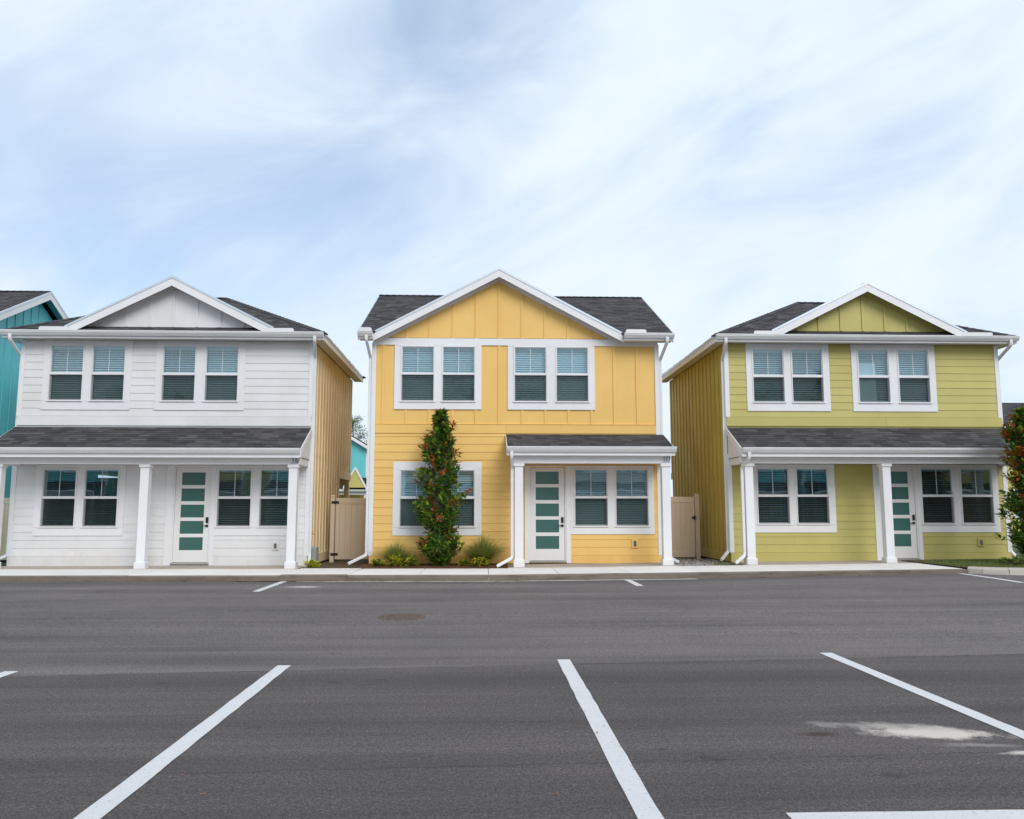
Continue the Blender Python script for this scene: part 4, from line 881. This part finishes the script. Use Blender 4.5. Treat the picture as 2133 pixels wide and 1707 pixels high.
# ------------------------------------------------------------------ plants
def leaf(b, p, d, up, L, w, mi, fold=.25, curl=.15):
    d = d.normalized(); s = d.cross(up)
    if s.length < .05: s = d.cross(Vector((1, .3, 0)))
    s.normalize(); n = s.cross(d); i = len(b.v)
    for t, ww, c in ((0, 0.0, 0), (.32, .85, -.02), (.68, .8, -.06), (1, 0, -curl)):
        q = p + d * (L * t) + n * (c * L)
        if ww == 0: b.v.append(tuple(q))
        else:
            b.v.append(tuple(q + s * (w * ww) + n * (w * fold))); b.v.append(tuple(q)); b.v.append(tuple(q - s * (w * ww) + n * (w * fold)))
    for f in ((0, 1, 2), (0, 2, 3), (1, 4, 5, 2), (2, 5, 6, 3), (4, 7, 5), (5, 7, 6)): b.f.append([i + k for k in f]); b.mi.append(mi)
LEAFM = ['leaf_dark', 'leaf_mid', 'leaf_lime', 'leaf_bronze', 'leaf_orange', 'leaf_yellow']
def magnolia(label, X, Y, Z, prof, stems, seed, tips, bronze_side=None, lean=0.0):
    """prof: list of (height, left reach, right reach)"""
    r_ = random.Random(seed); t = thing('magnolia_tree', label, 'tree', (X, Y, Z), 'young magnolia trees')
    hs = [p[0] for p in prof]; H = hs[-1]
    rl = lambda h: interp(h, hs, [p[1] for p in prof]); rr = lambda h: interp(h, hs, [p[2] for p in prof])
    tb = MB(); lines = []
    for k in range(stems):
        a = 2 * math.pi * k / stems + r_.uniform(-.4, .4); top = H * (.97 if k == 0 else r_.uniform(.55, .85)); pts = []; rad_ = .04 if k == 0 else r_.uniform(.12, .26); n = 9
        for q in range(n + 1):
            f = q / n; pts.append(Vector((math.cos(a) * rad_ * math.sin(f * 1.7) + r_.uniform(-.022, .022), math.sin(a) * rad_ * math.sin(f * 1.7) + r_.uniform(-.022, .022), top * f)))
        tb.tube(pts, .024 if k == 0 else .016, 7, 0, .004); lines.append(pts)
    cb = MB(); tw = MB()
    for k in range(tips):
        h = H * (.015 + .975 * (1 - r_.random() ** 1.12)); a = r_.uniform(0, 2 * math.pi); ca = math.cos(a); reach = (rr(h) if ca > 0 else rl(h)) * abs(ca) ** .5 * abs(ca) ** .5 + (rl(h) + rr(h)) / 2 * (1 - abs(ca)) if True else 0
        reach = math.sqrt((ca * (rr(h) if ca > 0 else rl(h))) ** 2 + (math.sin(a) * (rl(h) + rr(h)) / 2) ** 2)
        f = r_.random() ** .55; f = .25 + .75 * f
        f *= .86 + .22 * math.sin(4.3 * h + 2.0 * a + seed) * math.sin(2.7 * a - 3.1 * h)+ .06
        if r_.random() < .14: f *= r_.uniform(1.08, 1.32)
        tip = Vector((ca * reach * f, math.sin(a) * reach * f, h)); ln = r_.choice(lines); base = min(ln, key=lambda q: abs(q.z - (h - .22 - .2 * r_.random())))
        if tip.z - base.z < .02: base = base + Vector((0, 0, -.1))
        base.z = max(base.z, .02) if False else base.z
        mid = base.lerp(tip, .55) + Vector((0, 0, -.03)); tw.tube([base, mid, tip], .0045, 5, 0, .002)
        out = (tip - Vector((0, 0, tip.z))); out = out.normalized() if out.length > .03 else Vector((r_.uniform(-1, 1), r_.uniform(-1, 1), 0)); axis = (out * .8 + Vector((0, 0, .75)) + Vector((r_.uniform(-.4, .4), r_.uniform(-.4, .4), r_.uniform(-.3, .3)))).normalized()
        rel = h / H; outer = f > .8; pb = (.08 + .42 * max(0, rel - .45) / .55) if outer else .04
        if bronze_side and tip.x * bronze_side > 0 and outer: pb += .18 * (rel > .35)
        if rel < .25: pb *= .3
        flush = r_.random() < pb; nl = r_.randint(7, 12); s = r_.uniform(.85, 1.2)
        for q in range(nl):
            back = q / nl * .20; p0 = tip - axis * back + Vector((r_.uniform(-.02, .02), r_.uniform(-.02, .02), r_.uniform(-.02, .02))); az = q * 2.4 + r_.random(); u = axis.cross(Vector((.2, .1, 1)))
            if u.length < .1: u = axis.cross(Vector((1, 0, 0)))
            u.normalize(); v = axis.cross(u); spread = .35 + .9 * q / nl + r_.uniform(-.15, .25); d = axis * math.cos(spread) + (u * math.cos(az) + v * math.sin(az)) * math.sin(spread) + Vector((0, 0, -.12 * q / nl))
            x_ = r_.random()
            if flush and q < nl * .75: mi = 3 if x_ < .74 else (4 if x_ < .9 else 2)
            else: mi = 0 if x_ < .40 else (1 if x_ < .84 else (2 if x_ < .95 else 3))
            leaf(cb, p0, d, Vector((r_.uniform(-.5, .5), r_.uniform(-.5, .5), 1)), r_.uniform(.10, .16) * s, r_.uniform(.026, .040) * s, mi)
    tk = tb.build('trunk', 'bark', t, True); tw.build('branches', 'bark', tk, True); cb.build('crown', LEAFM, t, False)
    return t
magnolia('slim magnolia tree with bronze new leaves before the yellow house window', -1.05, 20.72, .17,
         [(0, .12, .14), (.15, .28, .26), (.45, .48, .62), (.75, .44, .44), (1.0, .50, .36), (1.4, .66, .56), (1.8, .70, .66), (2.2, .58, .60), (2.6, .52, .50), (2.9, .46, .44), (3.2, .40, .30), (3.45, .22, .26), (3.62, .20, .20), (3.84, .05, .05)], 4, 5, 640)
magnolia('leafy magnolia tree with rust coloured leaves at the right edge of the picture', 12.97, 19.35, .25,
         [(0, .10, .12), (.3, .30, .3), (.7, .55, .55), (1.1, .72, .7), (1.4, .66, .7), (1.9, .50, .6), (2.3, .48, .55), (2.8, .55, .5), (3.2, .50, .4), (3.5, .30, .3), (3.7, .12, .12)], 5, 9, 700, -1)

def grass_clump(label, X, Y, Z, R0, n, seed, h=.75):
    r_ = random.Random(seed); t = thing('ornamental_grass', label, 'grass', (X, Y, Z), 'ornamental grass clumps'); b = MB()
    for k in range(n):
        a = r_.uniform(0, 2 * math.pi); sp_ = r_.random() ** .7; hh = h * r_.uniform(.65, 1.08) * (1 - .22 * sp_); out = R0 * sp_ * r_.uniform(.7, 1.25); p0 = Vector((math.cos(a) * .07 * r_.random(), math.sin(a) * .07 * r_.random(), 0)); d = Vector((math.cos(a), math.sin(a), 0)); s = Vector((-d.y, d.x, 0)); wv = r_.uniform(.004, .0075); mi = 0 if r_.random() < .72 else 1; i = len(b.v); m = 5
        for q in range(m + 1):
            f = q / m; p = p0 + d * (out * f ** 1.6) + Vector((0, 0, hh * (f - .32 * sp_ * f ** 3.2))); wf = wv * (1 - f * .85); b.v += [tuple(p + s * wf), tuple(p - s * wf)]
        for q in range(m): b.f.append([i + 2 * q, i + 2 * q + 1, i + 2 * q + 3, i + 2 * q + 2]); b.mi.append(mi)
    b.build('blades', ['blade_green', 'blade_pale'], t, True, 'stuff')
    m = MB(); m.tube([(0, 0, -.02), (0, 0, .05)], .06, 8, 0, .03); m.build('crown_base', 'straw_brown', t)
grass_clump('feathery green grass clump left of the slim magnolia tree', -2.13, 20.98, .16, .95, 1000, 3, .66)
grass_clump('larger feathery green grass clump between the slim magnolia and the porch', .02, 20.92, .16, .92, 1500, 4, .80)

def shrub(label, X, Y, Z, rx, h, n, seed, yellow=.55):
    r_ = random.Random(seed); t = thing('variegated_shrub', label, 'shrub', (X, Y, Z), 'small yellow-green shrubs'); b, st = MB(), MB()
    for k in range(n):
        a = r_.uniform(0, 2 * math.pi); f = r_.random() ** .5; z = h * r_.uniform(.25, 1) * (1 - .35 * f * f); tip = Vector((math.cos(a) * rx * f, math.sin(a) * rx * f * .8, z)); st.tube([(tip.x * .15, tip.y * .15, 0), tuple(tip * .6), tuple(tip)], .004, 4, 0, .002)
        for q in range(7):
            d = Vector((math.cos(q * 2.4 + k), math.sin(q * 2.4 + k), r_.uniform(.1, .9))); x_ = r_.random()
            yy_ = yellow * (1.35 if q < 4 else .45); mi = 5 if x_ < yy_ else (2 if x_ < yellow + .22 else (1 if x_ < .94 else 0))
            leaf(b, tip + Vector((0, 0, -.012 * q)), d, Vector((0, 0, 1)), r_.uniform(.07, .11), r_.uniform(.02, .03), mi, .2, .25)
    b.build('leaves', LEAFM, t); st.build('stems', 'bark', t)
shrub('low yellow-green shrub at the corner downspout of the yellow house', -2.58, 20.62, .16, .19, .20, 26, 1, .3)
shrub('bright yellow shrub in front of the left grass clump', -2.12, 20.52, .16, .17, .30, 34, 2, .55)
shrub('yellow-green shrub between the left grass clump and the magnolia', -1.76, 20.62, .16, .20, .28, 36, 3, .3)
shrub('smallest yellow-green shrub just right of the slim magnolia trunk', -.47, 20.62, .16, .12, .18, 16, 4, .4)
shrub('bright yellow shrub in front of the larger grass clump', -.06, 20.50, .16, .20, .24, 34, 5, .55)
shrub('bright yellow shrub beside the corner post of the white house porch', -4.14, 20.60, .13, .20, .21, 36, 6, .6)

# mulch, straw, gravel, grass on the ground
sheet('mulch_bed', -2.95, .62, 20.125, 21.38, 30, 10, lambda x, y: walk_z(x) + .0 + .025 * math.sin(max(0, min(1, (y - 20.125) / 1.25)) * math.pi) + .008 * math.sin(x * 9) * math.sin(y * 13), 'mulch')
def litter(name, n, area, zf, L, w, mats, seed, label=None, flat=.25):
    r_ = random.Random(seed); b = MB()
    for k in range(n):
        x, y = area(r_); z = zf(x, y) + r_.uniform(.001, .012); a = r_.uniform(0, math.pi); l = L * r_.uniform(.5, 1.2); d = Vector((math.cos(a), math.sin(a), r_.uniform(-flat, flat) * .4)) * l / 2; s = Vector((-math.sin(a), math.cos(a), 0)) * w / 2; p = Vector((x, y, z + abs(d.z))); b.face([p - d - s, p + d - s, p + d + s, p - d + s], r_.randrange(len(mats)))
    return b.build(name, mats, None, False, 'stuff', label)
mz = lambda x, y: walk_z(x) + .025 * math.sin(max(0, min(1, (y - 20.125) / 1.25)) * math.pi) + .006
litter('pine_straw', 3800, lambda r_: (r_.uniform(-2.95, .62), 20.10 + 1.25 * r_.random() ** 1.3), mz, .11, .006, ['straw_brown', 'straw_rust', 'straw_pale', 'straw_rust'], 1, 'brown pine straw mulch over the bed before the yellow house')
litter('pine_straw', 420, lambda r_: (-4.45 + 1.7 * r_.random(), 20.12 - .55 * r_.random() ** 2.2), lambda x, y: walk_z(x) + .003, .09, .005, ['straw_rust', 'straw_pale', 'straw_pale'], 2, 'loose pine straw blown over the sidewalk by the white porch', 0)
litter('leaf_litter', 650, lambda r_: (r_.choice((r_.uniform(-11, 10), r_.uniform(-5.2, -2.6))), 17.99 - .05 * r_.random() ** 2 - .01), lambda x, y: road_z(x, y), .06, .022, ['straw_rust', 'straw_brown', 'straw_pale'], 3, 'dry brown litter gathered along the foot of the curb')
def dead_leaf_area(r_):
    y = 4.6 + 13 * r_.random() ** 1.3; return (r_.uniform(-.62, .62) * y, y)
litter('leaf_litter', 90, dead_leaf_area, lambda x, y: road_z(x, y) + .004, .022, .011, ['straw_rust', 'straw_pale', 'leaf_orange', 'straw_brown'], 4, 'scattered dry leaves lying on the asphalt')
sheet('soil_gap', -4.37, -2.95, 20.125, 23.6, 10, 16, lambda x, y: .10 + .02 * math.sin(x * 5 + y * 3), 'soil')
sheet('gravel_gap', 4.73, 6.39, 20.125, 23.6, 10, 16, lambda x, y: .165 + .01 * math.sin(x * 5 + y * 3), 'soil')
litter('pine_straw', 700, lambda r_: (r_.uniform(-4.3, -2.9), r_.uniform(20.14, 23.4)), lambda x, y: .118, .10, .006, ['straw_brown', 'straw_rust', 'straw_pale'], 8, 'sparse straw on bare soil between the white and yellow houses')
r_ = random.Random(12); b = MB()
for k in range(2600):
    x, y, s = r_.uniform(4.75, 6.38), 20.15 + 3.2 * r_.random() ** 1.5, r_.uniform(.010, .024); z = .168; a = r_.random() * 6.28; c_, s_ = math.cos(a) * s, math.sin(a) * s
    i = len(b.v); b.v += [(x + c_, y + s_, z), (x - s_, y + c_, z), (x - c_, y - s_, z), (x + s_, y - c_, z), (x + s * .2, y, z + s * r_.uniform(.8, 1.3))]; mi = r_.randrange(3)
    for f in ((0, 1, 4), (1, 2, 4), (2, 3, 4), (3, 0, 4)): b.f.append([i + q for q in f]); b.mi.append(mi)
b.build('gravel', ['stone_grey', 'stone_light', 'stone_dark'], None, False, 'stuff', 'grey gravel filling the gap between the yellow and green houses')
def turf(label, n, area, zf, h, seed):
    r_ = random.Random(seed); b = MB()
    for k in range(n):
        x, y = area(r_); z = zf(x, y); a = r_.uniform(0, 6.28); hh = h * r_.uniform(.5, 1.2); l = Vector((math.cos(a), math.sin(a), 0)); s = Vector((-l.y, l.x, 0)) * .004; p = Vector((x, y, z)); q = p + l * hh * .5 + Vector((0, 0, hh)); b.face([p - s, p + s, q], r_.choice((0, 0, 1)))
    b.build('turf', ['lawn', 'blade_green'], None, False, 'stuff', label)
turf('green grass in the planting bed round the right magnolia', 9000, lambda r_: (lambda x: (x, r_.uniform(interp(x, [10.7, 11.3, 13], [18.3, 17.85, 17.42]), 20.6)))(r_.uniform(10.7, 15.5)), lambda x, y: walk_z(x) + .012, .07, 1)
turf('weedy grass tufts at the green house downspouts', 500, lambda r_: (r_.gauss(6.1, .22), 20.35 + abs(r_.gauss(0, .45))), lambda x, y: .17, .07, 2)
turf('weedy grass tufts by the yellow house downspout', 420, lambda r_: (r_.gauss(-3.35, .3), 20.3 + abs(r_.gauss(0, .2))), lambda x, y: .11, .06, 3)
b = MB(); b.tube([(-4.36, 20.22, .135), (-4.0, 20.19, .14), (-3.6, 20.20, .135), (-3.2, 20.18, .14), (-2.95, 20.2, .145)], .025, 8)
b.build('garden_edging', 'rubber_edging', None, True, None, 'black rubber edging hose along the soil beside the sidewalk', 'edging')
r_ = random.Random(3); t = thing('groundcover_shrub', 'low dark green spreading shrub at the foot of the right magnolia', 'shrub', (12.6, 18.9, .26)); b = MB(); st = MB()
for k in range(150):
    a, f = r_.uniform(0, 6.28), r_.random() ** .5; tip = Vector((math.cos(a) * .75 * f, math.sin(a) * .5 * f, .22 * (1 - .6 * f * f) * r_.uniform(.5, 1.1) + .02)); st.tube([(tip.x * .4, tip.y * .4, 0), tuple(tip)], .003, 4)
    for q in range(9): leaf(b, tip, Vector((math.cos(q * 2.4), math.sin(q * 2.4), r_.uniform(0, .8))), Vector((0, 0, 1)), .06, .016, r_.choice((0, 1, 1, 2)))
b.build('leaves', LEAFM, t); st.build('stems', 'bark', t)

# ------------------------------------------------------------------ houses behind the row and across the car park
def plain_window(root, x0, x1, z0, z1, y):
    w_ = MB()
    for a, c, d, e in ((x0 - .10, x0, z0 - .12, z1 + .12), (x1, x1 + .10, z0 - .12, z1 + .12), (x0, x1, z1, z1 + .12), (x0, x1, z0 - .12, z0)): w_.box(a, c, y - .05, y + .03, d, e)
    w_.box(x0, x1, y - .035, y + .02, (z0 + z1) / 2 - .03, (z0 + z1) / 2 + .03); o = w_.build('window', 'white_trim', root)
    MB().box(x0, x1, y - .018, y - .010, z0, z1).build('pane', 'frosted_glass', o)
def plain_house(label, X, Y, rz, W, D, zE, rise, wall, lower, wins, porch=None, group='houses across the car park', Z=0.0, zL=2.9):
    t = thing('row_house', label, 'house', (X, Y, Z), group, rz); h = W / 2
    b = MB(); b.box(-h, h, 0, D, zL, zE); b.prism([(-h, zE), (h, zE), (0, zE + rise)], lambda p, q: (p[0], q, p[1]), 0, D); b.build('upper_wall', wall, t)
    MB().box(-h, h, .002, D, 0, zL - .001).build('lower_wall', lower, t)
    s = rise / h; o_ = .35; f = []
    for sg in (1, -1): f.append([(0, -.35, zE + rise + .10), (sg * (h + o_), -.35, zE - s * o_ + .10), (sg * (h + o_), D + .3, zE - s * o_ + .10), (0, D + .3, zE + rise + .10)][::sg])
    deck(t, 'roof', f, .05)
    for sg in (-1, 1):
        MB().prism([(0, zE + rise + .05), (sg * (h + o_), zE - s * o_ + .05), (sg * (h + o_), zE - s * o_ - .17), (0, zE + rise - .17)], lambda p, q: (p[0], q, p[1]), -.38, -.352).build('rake_board', 'white_trim', t)
        box('corner_board', 'white_trim', t, sg * h - .08, sg * h + .08, -.03, .08, 0, zE - .1); box('fascia', 'white_trim', t, *sorted((sg * (h + o_), sg * (h + o_) + sg * .03)), -.35, D + .3, zE - s * o_ - .16, zE - s * o_ + .09)
    for w_ in wins: plain_window(t, *w_, 0)
    k = -h + .4
    while k < h - .2:
        if not any(w_[0] - .2 < k < w_[1] + .2 for w_ in wins): box('batten', wall, t, k - .025, k + .025, -.022, -.001, zL + .05, zE + (h - abs(k)) * s - .25)
        k += .6
    if porch:
        px0, px1, pz, pd = porch
        deck(t, 'porch_roof', [[(px0, -pd, pz), (px1, -pd, pz), (px1, -.03, pz + pd * .45), (px0, -.03, pz + pd * .45)]], .05)
        box('porch_beam', 'white_trim', t, px0 + .1, px1 - .1, -pd + .15, -pd + .35, pz - .36, pz - .06); box('gutter', 'gutter_metal', t, px0, px1, -pd - .1, -pd, pz - .14, pz)
        for xx in (px0 + .2, (px0 + px1) / 2, px1 - .2): box('column', 'white_trim', t, xx - .11, xx + .11, -pd + .14, -pd + .36, 0, pz - .361)
    return t
mid = plain_house('distant teal house with white trim seen through the gap above the left gate', -11.75, 56.0, 0, 8.0, 9.0, 5.75, 2.4, 'teal_panel', 'yellow_panel', [(-2.9, -1.9, 3.6, 5.0), (1.3, 2.2, 3.6, 5.0)], (-4.2, 4.4, 2.85, 1.8), 'houses behind the row', .05, 3.3)
b = MB(); b.prism([(-.75, 2.95), (.75, 2.95), (0, 4.15)], lambda p, q: (3.55 + p[0] * .8, q, p[1]), -2.1, -1.0); b.build('porch_gable', 'green_gable', mid)
for sg in (-1, 1): MB().prism([(0, 4.3), (sg * .75, 3.0), (sg * .75, 2.8), (0, 4.1)], lambda p, q: (3.55 + p[0], q, p[1]), -2.16, -2.101).build('rake_board', 'white_trim', mid)
far = house_b('pale olive house behind the right magnolia, cut off by the right edge', 29.0, 46.0, 0, 'green_siding', 'green_gable', None, 91, False, [(0, -1)])
far['group'] = 'houses behind the row'
for a, c, d, e in ((.9, 1.7, 1.2, 2.6), (2.0, 2.8, 1.2, 2.6), (.9, 1.7, 4.3, 5.6), (2.0, 2.8, 4.3, 5.6)): plain_window(far, a, c, d, e, 0)
opp = [(-38, 'teal_panel', 'teal'), (-29, 'teal_panel', 'teal'), (-20, 'green_gable', 'olive'), (-10.5, 'teal_panel', 'teal'), (-1.5, 'yellow_panel', 'yellow'), (8.0, 'white_panel', 'white'), (17, 'teal_panel', 'teal'), (26, 'teal_panel', 'teal'), (35, 'green_gable', 'olive')]
for k, (x, m, nm) in enumerate(opp):
    plain_house('%s gabled house across the car park, %s from the left, seen in window reflections' % (nm, ('first', 'second', 'third', 'fourth', 'fifth', 'sixth', 'seventh', 'eighth', 'ninth')[k]), x, -13.5 - (k % 3) * .4, math.pi, 7.4, 7.5, 5.9, 1.95, m, m, [(-2.7, -1.9, 4.2, 5.5), (-1.6, -.8, 4.2, 5.5), (1.0, 1.8, 4.2, 5.5), (2.1, 2.9, 4.2, 5.5), (-2.7, -1.9, 1.1, 2.5), (-1.6, -.8, 1.1, 2.5), (1.6, 2.4, 1.1, 2.5)], (-3.7, 3.7, 2.85, 1.4))

def pine(label, X, Y, H, seed, group, n=150):
    r_ = random.Random(seed); t = thing('pine_tree', label, 'tree', (X, Y, .05), group); tr_ = MB(); cr_ = MB(); pts = [Vector((math.sin(q * .9 + seed) * .10, math.cos(q * .7) * .10, H * .96 * q / 8)) for q in range(9)]; tr_.tube(pts, .19, 8, 0, .04); br = MB()
    for k in range(n):
        f = .38 + .62 * r_.random(); a = r_.uniform(0, 6.28); reach = (2.4 * (1 - (f - .38) / .66) ** .75 + .35) * r_.uniform(.4, 1.0); p = Vector((math.cos(a) * reach, math.sin(a) * reach, H * f + reach * .12)); base = Vector((0, 0, H * f - .25))
        if k % 2 == 0: br.tube([base, base.lerp(p, .5) + Vector((0, 0, -.06)), p], .035, 5, 0, .01)
        for q in range(34):
            d = Vector((r_.gauss(0, 1), r_.gauss(0, 1), r_.gauss(.25, .8))).normalized(); c_ = p + d * r_.uniform(.02, .34); e_ = Vector((r_.gauss(0, 1), r_.gauss(0, 1), r_.gauss(0, 1))).normalized(); l = r_.uniform(.12, .26); s = d.cross(e_).normalized() * .035; cr_.face([c_ - s, c_ + d * l * .5 + e_ * .03, c_ + s, c_ + d * l], r_.choice((0, 0, 1)))
    tk = tr_.build('trunk', 'bark', t, True); br.build('branches', 'bark', tk, True); cr_.build('crown', ['pine_needles', 'leaf_mid'], t)
    return t
p0 = [pine('tall pine behind the distant teal house, left of the pair', -14.2, 68, 8.9, 1, 'pines behind the row'), pine('tall pine behind the distant teal house, right of the pair', -10.9, 69.5, 9.2, 2, 'pines behind the row')]
def copy_tree(o, parent=None):
    c = o.copy(); COL.objects.link(c); c.parent = parent
    for ch in list(o.children): copy_tree(ch, c)
    return c
r_ = random.Random(4); names = ['first', 'second', 'third', 'fourth', 'fifth', 'sixth', 'seventh', 'eighth', 'ninth', 'tenth', 'eleventh', 'twelfth', 'thirteenth', 'fourteenth']
for k in range(14):
    c = copy_tree(p0[k % 2]); c.location = (-45 + k * 7 + r_.uniform(-2, 2), -27 - r_.uniform(0, 5), 0); s = r_.uniform(1.1, 1.55); c.scale = (s * 1.2, s * 1.2, s); c.rotation_euler = (0, 0, r_.uniform(0, 6)); c['group'] = 'pines across the car park'
    c['label'] = '%s pine from the left behind the houses across the car park' % names[k]
